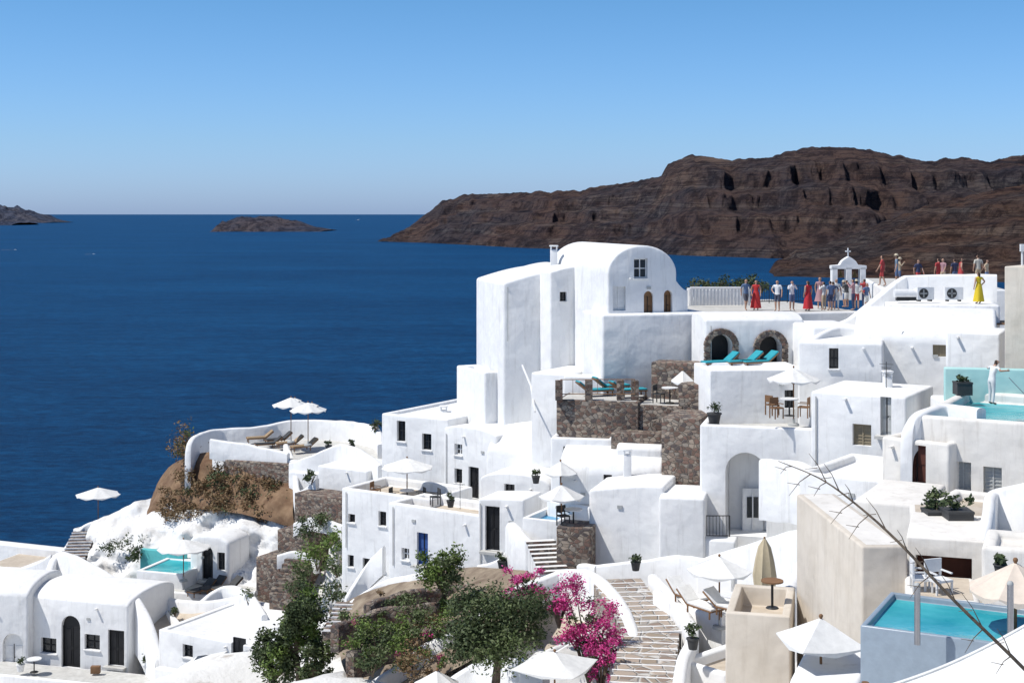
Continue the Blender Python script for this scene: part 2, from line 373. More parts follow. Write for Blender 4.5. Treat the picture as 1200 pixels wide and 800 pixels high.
def pot(p,r=.25,h=.45,pm=None,lm=None,lh=.4,n=160,square=False,name='potted_plant'):
    m=M(); p=Vector(p); pm=pm or TERRA
    if square:
        m.box(p+Vector((0,0,h/2)),(r*2,r*2,h),pm); m.box(p+Vector((0,0,h+.02)),(r*2.1,r*2.1,.06),pm)
    else: m.tube([p,p+Vector((0,0,h*.9)),p+Vector((0,0,h*.9)),p+Vector((0,0,h))],[r*.7,r,r*1.12,r*1.1],pm,16)
    m.tube([p+Vector((0,0,h)),p+Vector((0,0,h+lh*.6))],[.03,.015],BARK,6)
    m.leaves(p+Vector((0,0,h+lh*.6)),(r*1.1,r*1.1,lh*.6),n,.07,lm or LD,.2,.5)
    return m.make(name,loc=p)
def acunit(p,ang=0):
    m=M(); p=Vector(p); R=Matrix.Rotation(ang,3,'Z')
    m.box(p+R@Vector((0,0,.4)),(.9,.35,.62),WHITEP,R)
    c=p+R@Vector((-.12,-.18,.4))
    for r in(.24,.18,.12,.06):
        m.tube([c+R@Vector((math.cos(a)*r,-.015,math.sin(a)*r)) for a in [2*math.pi*k/20 for k in range(21)]],.008,IRON,4)
    m.tube([c+R@Vector((0,.0,0)),c+R@Vector((0,-.006,0))],.25,CHAR,20)
    for k in range(4): m.box(c+R@Vector((.1*math.cos(k*1.571),-.01,.1*math.sin(k*1.571))),(.2,.01,.07),GREYP,R@Matrix.Rotation(-k*1.571,3,'Y'))
    for x in(-.3,.3): m.box(p+R@Vector((x,0,.045)),(.08,.36,.09),IRON,R)
    return m.make('air_conditioner',loc=p,smooth=False)
def chimney(u,v,d,h=.8,w=.4):
    p=W(u,v,d); m=M()
    m.box(p+Vector((0,0,h/2-.5)),(w,w,h+1),PL)
    for a,b in((-1,-1),(1,-1),(-1,1),(1,1)): m.box(p+Vector((a*w*.4,b*w*.4,h+.09)),(.08,.08,.2),PL)
    m.box(p+Vector((0,0,h+.22)),(w*1.25,w*1.25,.08),PL); m.make('chimney',loc=p,bevel=.03,segs=2)
def pipe(pts,r=.025,mat=None,name='cable'):
    m=M(); m.tube([W(*p) for p in pts],r,mat or IRON,5); m.make(name)
def railing(a,b,h=.95,mat=None,n=None,name='iron_railing',sp=.14):
    m=M(); a=Vector(a);b=Vector(b); mat=mat or IRON; Z=Vector((0,0,1)); n=n or max(2,int((b-a).length/sp))
    for zz in(h,.1): m.tube([a+Z*zz,b+Z*zz],.022,mat,6)
    for i in range(n+1):
        p=a.lerp(b,i/n); m.tube([p+Z*(.1 if i%8 else 0),p+Z*h],.012 if i%8 else .025,mat,5)
    return m.make(name,loc=a)
def shrub(u,v,d,r,n,lm=None,size=.09,name='shrub',rz=None,trunk=True,extra=None):
    c=W(u,v,d); m=M(); rz=rz or r*.75
    for k in range(5): 
        a=random.uniform(0,6.28); m.tube([c-Vector((0,0,rz)),c+Vector((math.cos(a)*r*.5,math.sin(a)*r*.5,rz*.3))],[.04,.01],BARK,5)
    m.leaves(c,(r,r,rz),n,size,lm or LG,.25,.5)
    if extra: m.leaves(c+Vector((0,-r*.3,rz*.2)),(r*.9,r*.7,rz*.9),n//3,size,extra,.3,.4)
    return m.make(name,loc=c-Vector((0,0,rz)))
def tree(base,h,crown,n,lm,size=.1,name='olive_tree',lm2=None):
    m=M(); b=Vector(base); random.seed(int(abs(b.x*31+b.y*7)))
    pts=[b+Vector((0,0,-1.5)),b,b+Vector((.08,.03,h*.25)),b+Vector((-.05,.05,h*.45))]
    m.tube(pts,[.20,.17,.13,.11],BARK,10)
    cr=Vector(crown); cc=b+Vector((0,0,h-cr.z))
    for k in range(13):
        a=k*2.4+random.uniform(-.3,.3); e=random.uniform(-.55,.85)
        tip=cc+Vector((math.cos(a)*cr.x*.78,math.sin(a)*cr.y*.78,cr.z*e)); mid=pts[-1].lerp(tip,.5)+Vector((0,0,.12*h*random.random()))
        m.tube([pts[-1]-Vector((0,0,.1)),mid,tip],[.075,.045,.012],BARK,6)
        rr=random.uniform(.25,.45)
        m.leaves(tip,(cr.x*rr,cr.y*rr,cr.z*rr),n//14,size,lm if random.random()<.5 else (lm2 or lm),.2,.7)
    m.leaves(cc,cr*.82,int(n/2.6),size,lm,.45,.30)
    m.leaves(cc+Vector((0,0,cr.z*.35)),(cr.x*.6,cr.y*.6,cr.z*.55),n//6,size,lm2 or lm,.5,.3)
    return m.make(name,loc=b)
# ---------------------------------------------------------------- people
def person(u,d,z,h=1.7,face=0,top=(.7,.7,.7),bot=(.1,.12,.2),hair=(.05,.03,.02),dress=False,shorts=True,pose='stand',hat=None,long=False,x=None,name='person'):
    S={'pel':(0,0,.53),'bel':(0,0,.61),'che':(0,.005,.73),'nb':(0,0,.82),'nk':(0,.005,.855),'hd':(0,.012,.905),'ht':(0,.005,.958)}
    Rr={'pel':(.075,.062),'bel':(.07,.055),'che':(.088,.062),'nb':(.045,.04),'nk':(.03,.032),'hd':(.046,.055),'ht':(.040,.045)}
    E=[('pel','bel'),('bel','che'),('che','nb'),('nb','nk'),('nk','hd'),('hd','ht')]
    for s,n in((-1,'l'),(1,'r')):
        S['sh'+n]=(s*.108,0,.80);S['el'+n]=(s*.145,-.015,.645);S['wr'+n]=(s*.150,.03,.505);S['ha'+n]=(s*.150,.045,.465)
        S['hp'+n]=(s*.048,0,.50);S['kn'+n]=(s*.055,.012,.285);S['an'+n]=(s*.055,-.01,.045);S['to'+n]=(s*.065,.075,.018)
        if pose=='walk': 
            S['kn'+n]=(s*.05,.05*s+.02,.29);S['an'+n]=(s*.05,.10*s-.02,.05);S['to'+n]=(s*.055,.10*s+.06,.018)
            S['el'+n]=(s*.14,-.05*s,.65);S['wr'+n]=(s*.13,-.09*s+.04,.52);S['ha'+n]=(s*.13,-.11*s+.05,.48)
        if pose=='reach':
            S['el'+n]=(s*.20,.06,.74 if s<0 else .72);S['wr'+n]=(s*.25,.17,.73);S['ha'+n]=(s*.265,.21,.73)
            S['che']=(0,.05,.72);S['nb']=(0,.085,.80);S['nk']=(0,.10,.83);S['hd']=(0,.13,.88);S['ht']=(0,.14,.93);S['sh'+n]=(s*.105,.08,.785);S['bel']=(0,.015,.61)
        if pose=='photo':
            S['el'+n]=(s*.15,.06,.69);S['wr'+n]=(s*.06,.15,.80);S['ha'+n]=(s*.04,.17,.83)
        if pose=='hip' and s>0: S['el'+n]=(s*.20,-.03,.67);S['wr'+n]=(s*.12,.02,.57);S['ha'+n]=(s*.09,.03,.555)
        Rr.update({'sh'+n:(.036,.036),'el'+n:(.025,.025),'wr'+n:(.015,.018),'ha'+n:(.012,.020),'hp'+n:(.058,.058),'kn'+n:(.036,.038),'an'+n:(.021,.023),'to'+n:(.022,.014)})
        E+=[('che','sh'+n),('sh'+n,'el'+n),('el'+n,'wr'+n),('wr'+n,'ha'+n),('pel','hp'+n),('hp'+n,'kn'+n),('kn'+n,'an'+n),('an'+n,'to'+n)]
    K=list(S); me=bpy.data.meshes.new('p'); me.from_pydata([Vector(S[k])*h for k in K],[(K.index(a),K.index(b)) for a,b in E],[])
    ob=bpy.data.objects.new('p',me); col.objects.link(ob); ob.modifiers.new('s','SKIN'); 
    for i,k in enumerate(K): me.skin_vertices[0].data[i].radius=(Rr[k][0]*h,Rr[k][1]*h); me.skin_vertices[0].data[i].use_root=(k=='pel')
    sb=ob.modifiers.new('u','SUBSURF'); sb.levels=2; sb.render_levels=2
    dg=bpy.context.evaluated_depsgraph_get(); dg.update(); nm=bpy.data.meshes.new_from_object(ob.evaluated_get(dg)); bpy.data.objects.remove(ob)
    skin,ct,cb,chh,shoe=SKIN,cm(*top),cm(*bot),cm(*hair),cm(.08,.06,.05)
    m=M(); vs=[v.co.copy() for v in nm.vertices]; groups={}
    hz=S['nk'][2]; hy=S['hd'][1]
    for p in nm.polygons:
        c=p.center/h
        if c.z>hz+.012 and abs(c.x)<.07 and abs(c.y-hy)<.09: q=chh if (c.y<hy-.012 or c.z>S['hd'][2]+.045) else skin
        elif c.z>hz-.02 and abs(c.x)<.06 and pose!='photo': q=skin
        elif abs(c.x)>.118 and c.z>.4 or (c.y>.09 and c.z>.5 and abs(c.x)>.02 and pose in('photo','reach') and c.z<.87 and abs(c.x)>.1): q=ct if (c.z>.69 and not dress and abs(c.x)<.18) else skin
        elif c.z>.52: q=ct
        elif c.z<.03: q=shoe
        elif c.z>(.30 if shorts else .06): q=ct if dress else cb
        else: q=skin
        groups.setdefault(q,[]).append(list(p.vertices))
    first=True
    for q,fs in groups.items():
        if first: m.add(vs,fs,q); first=False
        else:
            i=m._m(q)
            for f in fs: m.f.append(f); m.mi.append(i)
    bpy.data.meshes.remove(nm)
    hd=Vector(S['hd'])*h
    m.tube([hd+Vector((0,.056*h,.012*h)),hd+Vector((0,.072*h,-.008*h)),hd+Vector((0,.058*h,-.012*h))],[.004*h,.008*h,.004*h],skin,6)
    for s in(-1,1):
        m.ball(hd+Vector((s*.018*h,.052*h,.010*h)),.0055*h,BLACK,6,4); m.ball(hd+Vector((s*.046*h,0,.0)),(.006*h,.011*h,.017*h),skin,8,5)
    m.box(hd+Vector((0,.053*h,-.024*h)),(.024*h,.006*h,.005*h),cm(.45,.14,.12))
    for s,n in((-1,'l'),(1,'r')):
        w=Vector(S['wr'+n])*h; ha=Vector(S['ha'+n])*h; dr=(ha-w).normalized(); sd=dr.cross(Vector((s,0,0)) if abs(dr.x)<.7 else Vector((0,0,1))).normalized()
        bend=Vector((-s,0,0)) if abs(dr.x)<.7 else Vector((0,0,-1))
        for i,l in enumerate((.040,.046,.043,.034)):
            o=ha+sd*((i-1.5)*.0085*h); a=o+dr*l*.55*h+bend*.004*h; m.tube([o-dr*.008*h,o+dr*l*.3*h,a,a+dr*l*.4*h+bend*.012*h],[.0055*h,.005*h,.0045*h,.0035*h],skin,6)
        o=w+dr*.02*h+sd*(-.012*h); m.tube([o,o-sd*.018*h+dr*.02*h,o-sd*.02*h+dr*.04*h],[.007*h,.006*h,.004*h],skin,6)
    if dress or long:
        n=20; vs=[]
        for zz,r in((.62,.078),(.54,.10),(.40,.125),(.25 if not long else .2,.155),(.22 if not long else .07,.17)):
            for k in range(n):
                a=2*math.pi*k/n; q=r*(1+.08*math.sin(a*5)*(.62-zz)*3); vs.append(Vector((math.cos(a)*q,math.sin(a)*q*.8,zz))*h)
        m.add(vs,[(j*n+k,j*n+(k+1)%n,(j+1)*n+(k+1)%n,(j+1)*n+k) for j in range(4) for k in range(n)],ct)
    if hair and (dress or long): m.ball(hd+Vector((0,-.04*h,-.03*h)),(.04*h,.025*h,.075*h),chh,10,6)
    if hat:
        hc=hd+Vector((0,0,.045*h)); m.tube([hc,hc+Vector((0,0,.008*h)),hc+Vector((0,0,.01*h)),hc+Vector((0,0,.05*h)),hc+Vector((0,0,.06*h))],[.085*h,.08*h,.052*h,.048*h,.03*h],cm(*hat),16)
    R=Matrix.Rotation(face,3,'Z'); loc=G(u,d,z); m.v=[R@v+loc for v in m.v]
    return m.make(name,loc=loc,ang=80)
# ================================================================ SEA, ISLANDS
def seamat():
    m,nt,b=newmat('deep_sea_water'); N=nt.nodes; Lk=nt.links
    g=N.new('ShaderNodeNewGeometry')
    def nz(sc,det,rough,rot=0):
        mp=N.new('ShaderNodeMapping'); mp.inputs['Scale'].default_value=sc; mp.inputs['Rotation'].default_value=(0,0,rot)
        n=N.new('ShaderNodeTexNoise'); n.inputs['Scale'].default_value=1; n.inputs['Detail'].default_value=det; n.inputs['Roughness'].default_value=rough
        Lk.new(g.outputs['Position'],mp.inputs['Vector']); Lk.new(mp.outputs['Vector'],n.inputs['Vector']); return n
    def ramp(n,a,b_,c1,c2):
        r=N.new('ShaderNodeValToRGB'); r.color_ramp.elements[0].position=a; r.color_ramp.elements[1].position=b_
        r.color_ramp.elements[0].color=(*c1,1); r.color_ramp.elements[1].color=(*c2,1); Lk.new(n.outputs['Fac'],r.inputs['Fac']); return r
    def mul(a,b2,f):
        mx=N.new('ShaderNodeMix'); mx.data_type='RGBA'; mx.blend_type='MULTIPLY'; mx.inputs['Factor'].default_value=f
        Lk.new(a,mx.inputs['A']); Lk.new(b2,mx.inputs['B']); return mx.outputs['Result']
    r=ramp(nz((.0012,.0030,1),8,.6),.35,.68,(.0022,.034,.092),(.004,.050,.125))
    n2=nz((.10,.20,1),8,.85,.4); n3=nz((.006,.035,1),7,.75,.15); n5=nz((.03,.07,1),6,.8,-.2)
    c=mul(r.outputs['Color'],ramp(n2,.43,.57,(.40,.46,.52),(1,1,1)).outputs['Color'],.95)
    c=mul(c,ramp(n3,.40,.58,(.62,.67,.73),(1,1,1)).outputs['Color'],.9)
    c=mul(c,ramp(n5,.42,.58,(.66,.70,.74),(1,1,1)).outputs['Color'],.9)
    sc=N.new('ShaderNodeVectorMath'); sc.operation='SCALE'; sc.inputs['Scale'].default_value=1.95; Lk.new(c,sc.inputs[0]); Lk.new(sc.outputs[0],b.inputs['Base Color'])
    bp=N.new('ShaderNodeBump'); bp.inputs['Strength'].default_value=.9; bp.inputs['Distance'].default_value=2.2
    Lk.new(n2.outputs['Fac'],bp.inputs['Height'])
    Lk.new(bp.outputs['Normal'],b.inputs['Normal']); b.inputs['Roughness'].default_value=.5; b.inputs['Specular IOR Level'].default_value=.06
    return m
m=M(); m.add([(-90000,-3000,0),(90000,-3000,0),(90000,150000,0),(-90000,150000,0)],[(0,1,2,3)],seamat()); m.make('sea',loc=Vector((0,0,0)),smooth=False)
def rockmat(name,cols,hs,haze):
    m,nt,b=newmat(name); N=nt.nodes; Lk=nt.links
    g=N.new('ShaderNodeNewGeometry'); mp=N.new('ShaderNodeMapping'); mp.inputs['Scale'].default_value=(hs*.10,hs*.10,hs*2.4)
    n=N.new('ShaderNodeTexNoise'); n.inputs['Scale'].default_value=1; n.inputs['Detail'].default_value=10; n.inputs['Roughness'].default_value=.74; n.inputs['Distortion'].default_value=.8
    r=N.new('ShaderNodeValToRGB')
    while len(r.color_ramp.elements)<len(cols): r.color_ramp.elements.new(.5)
    for i,c in enumerate(cols):
        r.color_ramp.elements[i].position=.36+.28*i/(len(cols)-1); r.color_ramp.elements[i].color=(*[c[k]*(1-haze)+(.15,.22,.34)[k]*haze for k in range(3)],1)  # bluish aerial haze is blended into the rock's base colour
    Lk.new(g.outputs['Position'],mp.inputs['Vector']); Lk.new(mp.outputs['Vector'],n.inputs['Vector']); Lk.new(n.outputs['Fac'],r.inputs['Fac'])
    def layer(src,sc,lo,hi,c0,c1,f,det=10,ro=.78):
        n4=N.new('ShaderNodeTexNoise'); n4.inputs['Scale'].default_value=sc; n4.inputs['Detail'].default_value=det; n4.inputs['Roughness'].default_value=ro
        r4=N.new('ShaderNodeValToRGB'); r4.color_ramp.elements[0].position=lo; r4.color_ramp.elements[1].position=hi; r4.color_ramp.elements[0].color=(*c0,1); r4.color_ramp.elements[1].color=(*c1,1)
        mx=N.new('ShaderNodeMix'); mx.data_type='RGBA'; mx.blend_type='MULTIPLY'; mx.inputs['Factor'].default_value=f
        Lk.new(g.outputs['Position'],n4.inputs['Vector']); Lk.new(n4.outputs['Fac'],r4.inputs['Fac']); Lk.new(src,mx.inputs['A']); Lk.new(r4.outputs['Color'],mx.inputs['B']); return mx.outputs['Result']
    c=layer(r.outputs['Color'],hs*1.3,.44,.54,(.36,.38,.44),(1,1,1),.9)
    c=layer(c,hs*.22,.42,.60,(.62,.70,.80),(1.0,.88,.78),.9,6,.6)
    n2=N.new('ShaderNodeTexNoise'); n2.inputs['Scale'].default_value=hs*1.6; n2.inputs['Detail'].default_value=10; n2.inputs['Roughness'].default_value=.8
    bp=N.new('ShaderNodeBump'); bp.inputs['Strength'].default_value=1; bp.inputs['Distance'].default_value=.9/hs
    Lk.new(g.outputs['Position'],n2.inputs['Vector']); Lk.new(n2.outputs['Fac'],bp.inputs['Height']); Lk.new(bp.outputs['Normal'],b.inputs['Normal'])
    Lk.new(c,b.inputs['Base Color']); b.inputs['Roughness'].default_value=1; b.inputs['Specular IOR Level'].default_value=.05
    return m
def lerpt(T,u):
    if u<=T[0][0]: return T[0][1]
    for (a,b),(c,d) in zip(T,T[1:]):
        if u<=c: return b+(d-b)*(u-a)/(c-a)
    return T[-1][1]
def cliff(name,sil,base,setback,mat,amp,nu=560,nt_=64,seed=0):
    vs=[];fs=[]; u0=sil[0][0];u1=sil[-1][0]
    prof=[(0,0),(.10,.13),(.2,.21),(.26,.36),(.42,.43),(.47,.58),(.62,.65),(.68,.82),(.86,.90),(1,1)]
    for i in range(nu+1):
        u=u0+(u1-u0)*i/nu; db=lerpt(base,u); sb=min(setback,setback*(i/nu)*12+80); dt=db+sb
        zt=H-(lerpt(sil,u)-250)/F*dt + noise.fractal(Vector((u*.08,seed,0)),1,2,5)*dt*.0014
        for j in range(nt_+3):
            if j<=nt_:
                t=j/nt_; g=lerpt(prof,max(0,min(1,t+.05*noise.noise(Vector((u*.02,seed,t*2)))*math.sin(math.pi*t)))); dd=db+sb*t; z=zt*g
                x=(u-600)/F*dd
                e=math.sin(math.pi*t)**.6
                q=Vector((x*.0042+seed,dd*.0008,z*.0010)); rg=max(-.2,1-abs(noise.fractal(q,1,2,5))*2)
                q2=Vector((x*.016+seed,z*.005,1)); rg2=max(-.8,min(.8,noise.fractal(q2,.9,2,6)))
                dy=(rg*.9-.4)*amp*e+rg2*amp*.20*e
                vs.append(Vector((x,dd-dy,z-(6 if j==0 else 0))))
            else:
                k=j-nt_; dd=dt+300*k; vs.append(Vector(((u-600)/F*dd,dd,zt-zt*.2*k*k*.9-5)))
    w=nt_+3
    for i in range(nu):
        for j in range(w-1): fs.append((i*w+j,(i+1)*w+j,(i+1)*w+j+1,i*w+j+1))
    m=M(); m.add(vs,fs,mat); return m.make(name,loc=Vector((vs[0].x,vs[0].y,0)),ang=60)
RK=[(.060,.040,.034),(.155,.088,.064),(.23,.145,.10),(.10,.060,.047),(.34,.245,.18),(.14,.090,.070)]
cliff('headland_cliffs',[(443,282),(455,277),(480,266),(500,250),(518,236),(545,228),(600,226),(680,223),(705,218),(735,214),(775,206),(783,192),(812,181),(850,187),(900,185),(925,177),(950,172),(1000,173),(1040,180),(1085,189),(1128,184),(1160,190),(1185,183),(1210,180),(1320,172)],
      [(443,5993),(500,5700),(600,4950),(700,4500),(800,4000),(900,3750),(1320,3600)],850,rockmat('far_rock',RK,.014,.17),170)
cliff('coastal_hill',[(896,326),(912,306),(935,292),(985,280),(1040,258),(1090,240),(1140,228),(1200,216),(1330,200)],
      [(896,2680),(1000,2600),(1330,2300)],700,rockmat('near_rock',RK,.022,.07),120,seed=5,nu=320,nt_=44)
def isle(name,u0,u1,sil,d,depth,mat,seed):
    vs=[];fs=[];nu=120;nv=14
    for i in range(nu+1):
        u=u0+(u1-u0)*i/nu; zt=max(0,H-(lerpt(sil,u)-250)/F*d)
        for j in range(nv+1):
            t=j/nv; dd=d-depth*.5+depth*t; g=math.sin(math.pi*min(1,t))**.5
            x=(u-600)/F*d; z=zt*g*(1+.3*noise.fractal(Vector((x*.01,dd*.01,seed)),1,2,5))-2
            vs.append(Vector((x,dd+noise.noise(Vector((x*.01,t*3,seed)))*depth*.1,z)))
    w=nv+1
    for i in range(nu):
        for j in range(w-1): fs.append((i*w+j,(i+1)*w+j,(i+1)*w+j+1,i*w+j+1))
    m=M(); m.add(vs,fs,mat); m.make(name,loc=Vector((vs[0].x,d,0)),ang=60)
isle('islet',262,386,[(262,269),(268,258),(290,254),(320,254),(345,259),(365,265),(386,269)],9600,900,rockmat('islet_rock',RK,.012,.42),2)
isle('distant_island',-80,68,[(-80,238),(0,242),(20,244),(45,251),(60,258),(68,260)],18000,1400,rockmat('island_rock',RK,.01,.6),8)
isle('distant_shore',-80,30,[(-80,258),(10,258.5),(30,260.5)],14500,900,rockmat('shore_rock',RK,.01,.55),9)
FOAM=cm(.8,.8,.8,.9)
for (u,v,l) in [(110,298,10),(18,293,16),(285,262,6),(600,262,5),(420,258,4)]:
    d=H*F/(v-250); p=Vector(((u-600)/F*d,d,0)); s=d/F; m=M()
    L=max(6,3*s); m.prism([p+Vector(q)*L for q in((-.5,-.14,.02),(.35,-.14,.02),(.6,0,.02),(.35,.14,.02),(-.5,.14,.02))],Vector((0,0,L*.16)),WHITEP)
    m.box(p+Vector((-.05*L,0,L*.24)),(L*.4,L*.2,L*.16),WHITEP)
    m.add([p+Vector((-L*.5,-.1*L,.3)),p+Vector((-L*.5,.1*L,.3)),p+Vector((-l*s,.35*L,.3)),p+Vector((-l*s,-.35*L,.3))],[(0,1,2,3)],FOAM)
    m.make('motor_boat',loc=p,smooth=False)
# ================================================================ CASTLE HOUSE
h=House()
h.block(712,72,793,73,321,445,10,'vault',1.45,ops=[('win_white',751,303,326,16),('shut_white',726,336,364,15),('door_brown',760,341,370,11,{'arch':True}),('door_brown',783,340,369,10,{'arch':True,'rec':.35}) ])
h.block(590,78,668,79,332,455,6.5,'quarter',.75,bev=.14)
h.block(645,76.9,684,77.5,319,450,6,'quarter',.35,bev=.14,ops=[('win_black',660,342,353,8)])
h.done()
chimney(649,303,80,.5,.4)
H1(791,73,806,73.3,327,372,2.0,roof='quarter',rise=-.6,name='garden_wall')
H1(706,70.9,836,72.4,369,450,3.5,name='terrace_wall',bev=.12)
H1(568,79,594,79.6,436,470,4,name='terrace_wall',par=.5)
H1(800,72.7,1010,75.4,369,400,11,name='viewing_terrace',floor=GREYFLOOR)
H1(952,66,1012,66.3,383,432,4,name='terrace_wall',bev=.15)
H1(826,68.5,942,68.9,377,436,3.2,roof='side',rise=.35,name='cave_house',ops=[('open',845,392,426,26,{'arch':True,'rec':.9,'ring':STONE,'door':'black'}),('open',903,394,427,26,{'arch':True,'rec':.9,'ring':STONE,'door':'black'})])
ribbon([(806,337,80),(840,338,80.5),(875,338,81)],1.3,.3,curve=False)
m=M(); a=W(809,340,78.6); b=W(878,340,79.4)
for i in range(18):
    p=a.lerp(b,i/17); m.tube([p-Vector((0,0,.85)),p-Vector((0,0,.5)),p-Vector((0,0,.2)),p+Vector((0,0,.1))],[.04,.07,.04,.06],WHITEP,8)
m.tube([a+Vector((0,0,.12)),b+Vector((0,0,.12))],.07,WHITEP,8); m.make('terrace_balustrade')
for u in range(815,900,13): shrub(u,333,84,.7,260,LD,.09,'hedge_shrub',.5)
railing(G(880,81.3,H-5.2),G(975,82.5,H-5.2),1.0)
def bell(u,vb,d,w,h):
    b=W(u,vb,d); m=M(); Y=Vector((0,.5,0)); X=lambda x,z:b+Vector((x,0,z))
    hw=w/2
    for x in(-.44,-.02,.40): m.box(X(x*w+.02*w,.0)+Vector((0,.25,h*.3)),(w*.16,.5,h*.62),PL)
    m.prism([X(-hw*1.05,h*.58),X(hw*1.05,h*.58),X(hw*1.05,h*.68),X(hw*.55,h*.70),X(hw*.4,h*.82),X(hw*.18,h*.9),X(0,h*.95),X(-hw*.18,h*.9),X(-hw*.4,h*.82),X(-hw*.55,h*.70),X(-hw*1.05,h*.68)],Y,PL)
    m.box(X(0,-.3)+Vector((0,.25,0)),(w*1.15,.6,.7),PL)
    m.box(X(0,h*1.06)+Vector((0,.25,0)),(.07,.07,h*.28),WHITEP); m.box(X(0,h*1.1)+Vector((0,.25,0)),(.32,.07,.07),WHITEP)
    for x in(-.22,.2): m.tube([X(x*w,h*.52)+Vector((0,.25,0)),X(x*w,h*.42)+Vector((0,.25,0)),X(x*w,h*.34)+Vector((0,.25,0))],[.03,.10,.15],cm(.2,.14,.06,.4,.5,.8),10)
    m.make('bell_gable',bevel=.03,segs=1)
bell(995,338,79.5,1.9,1.9)
# ================================================================ UPPER RIGHT
ribbon([(984,377,71),(1000,369,71),(1030,345,71.5),(1055,326,72),(1075,322,72),(1168,321,71)],4,.5)
H1(1035,74,1180,73,338,400,12,name='viewing_terrace',floor=GREYFLOOR)
H1(1040,69.5,1172,68.5,356,420,3.5,name='flat_roof_house')
acunit(W(1083,353,70),.2); acunit(W(1117,353,69.8),0)
m=M(); p=W(1062,352,70); m.tube([p+Vector((-.6,0,.35)),p+Vector((.6,0,.35))],.22,WHITEP,14); m.box(p+Vector((0,0,.08)),(1,.3,.16),IRON); m.make('water_tank')
h=House(); h.block(1000,65,1168,63,399,475,7.5,'side',1.35,bev=.18,ops=[('shut_tan',1102,404,418,18)]); h.block(1108,61,1172,60,388,470,3,bev=.12); h.done()
h=House(); h.block(935,63.5,1035,62.5,400,470,4,bev=.12,ops=[('win_black',977,408,432,11)]); h.done()
ribbon([(945,402,64),(975,384,66),(1010,383,67),(1060,388,64.5)],1,.35)
H1(1177,57,1225,56,312,430,6,name='cream_house',mat=CREAM,bev=.05)
m=M(); p=W(1198,311,57.5); m.tube([p,p+Vector((0,0,.8))],.05,WHITEP,8); m.box(p+Vector((0,0,.72)),(.16,.16,.3),WHITEP); m.make('chimney_pipe')
m=M(); p=W(1168,378,69)
for i in range(9): m.box(p+Vector((-.9+i*.22,0,0)),(.2,2.2,.05),WOOD)
for x in(-.9,.86): m.box(p+Vector((x,0,-.6)),(.1,2,1.2),WOOD)
m.make('wooden_deck',smooth=False)
H1(1107,56,1225,55.2,431,480,.5,name='pool_wall',mat=AQUA,bev=.06)
H1(1107,56,1128,56,470,490,2,name='terrace_wall')
pot(W(1128,462,55),.3,.45,CHAR,LD,.3,square=True)
h=House('pool_house'); h.block(1070,49.5,1225,47.3,486,590,8,par=.42,floor=POOL,bev=.12,wt=.35,mat=PL2,ops=[('shut_grey',1128,541,575,20),('shut_grey',1163,547,578,22)]); h.done()
ribbon([(1062,545,49),(1064,500,49.3),(1078,482,49.6),(1110,474,50.5),(1150,478,49)],1.2,.4)
man=person(1162,50.6,W(1162,474,50.6).z,1.72,rad(-70),(.78,.78,.76),(.75,.75,.73),(.06,.04,.03),pose='reach',shorts=False,name='pool_attendant')
m=M(); p=W(1182,442,50.4); m.tube([p,p+Vector((.9,.2,-.9))],.015,GREYP,6); m.make('pool_skimmer_pole')
# middle right
h=House(); h.block(832,64,946,64.4,434,500,3.4,bev=.1,par=.12,ops=[('win_black',925,457,478,11)]); h.done()
h=House('arched_house')
h.block(820,61,1036,59,497,645,5.5,par=.45,floor=GREYFLOOR,ops=[('open',874,530,628,48,{'arch':True,'rec':1.4})])
h.block(950,58.6,1062,56.6,458,550,4.5,ops=[('shut_tan',1010,497,522,22),('door_grey',1038,465,510,13)])
h.done()
dm=M(); dm.box(W(882,600,61.55),(.9,.08,2.1),WHITEP); dm.box(W(882,594,61.5),(.5,.06,.9),GLASS); dm.box(W(882,600,61.48),(.05,.06,2.0),WHITEP); dm.make('white_door',smooth=False)
railing(W(824,630,60.2),W(855,630,60.0),.95); railing(W(824,630,60.2),W(826,627,61),.95)
H1(818,59.6,862,59.2,631,650,1.2,name='balcony_ledge')
umbrella(930,444,62,62,2.4,8)
table(W(925,487,60.5)); chair(W(910,490,60),.4); chair(W(942,489,60.2),-2); chair(W(905,486,61.5),2.2)
pot(W(837,497,61.8),.3,.5,CHAR,LD,.5)
h=House(); h.block(1033,50,1112,48.3,511,610,3.5,par=.2,mat=PL2,floor=BEIGE,ops=[('door_red',1072,521,567,26)]); h.done()
H1(935,52,1040,50,552,640,5,name='flat_roof_house',par=.3)
ribbon([(893,538,58),(935,540,56.5),(960,556,55),(985,588,53),(1030,600,51)],2.5,.4)
ribbon([(820,655,57),(870,640,56),(935,620,53),(945,640,48),(925,690,42)],2.2,.4)
H1(1000,45,1080,44,585,640,4,name='flat_roof_house',mat=PL2)
H1(1085,44,1225,42,590,640,3,name='terrace_wall',mat=PL2,par=.3,floor=BEIGE)
# stone terraces in the middle
H1(652,68,748,67,468,520,2.8,name='stone_terrace',mat=STONE,floor=GREYFLOOR,bev=.05)
H1(744,67.2,800,66.5,474,520,3,name='stone_terrace',mat=STONE,floor=GREYFLOOR,bev=.05)
H1(775,63.4,820,62.8,489,585,3,name='stone_tower',mat=STONE,bev=.05)
H1(763,69.5,832,68.3,424,470,1.4,name='stone_wall',mat=STONE,bev=.05)
H1(795,66.6,832,66.2,450,500,2,name='stone_wall',mat=STONE,bev=.05)
H1(622,74,662,72.9,436,480,4,name='terrace_wall'); H1(660,71.6,712,71,440,480,1,name='terrace_wall')
pipe([(612,428,77),(622,452,75),(627,482,73)],.05,WHITEP,'handrail')
for u in(655,690,727,744): 
    p=W(u,468,67.8); m=M(); m.box(p+Vector((0,0,.45)),(.35,.35,.95),STONE); m.make('stone_pillar',smooth=False)
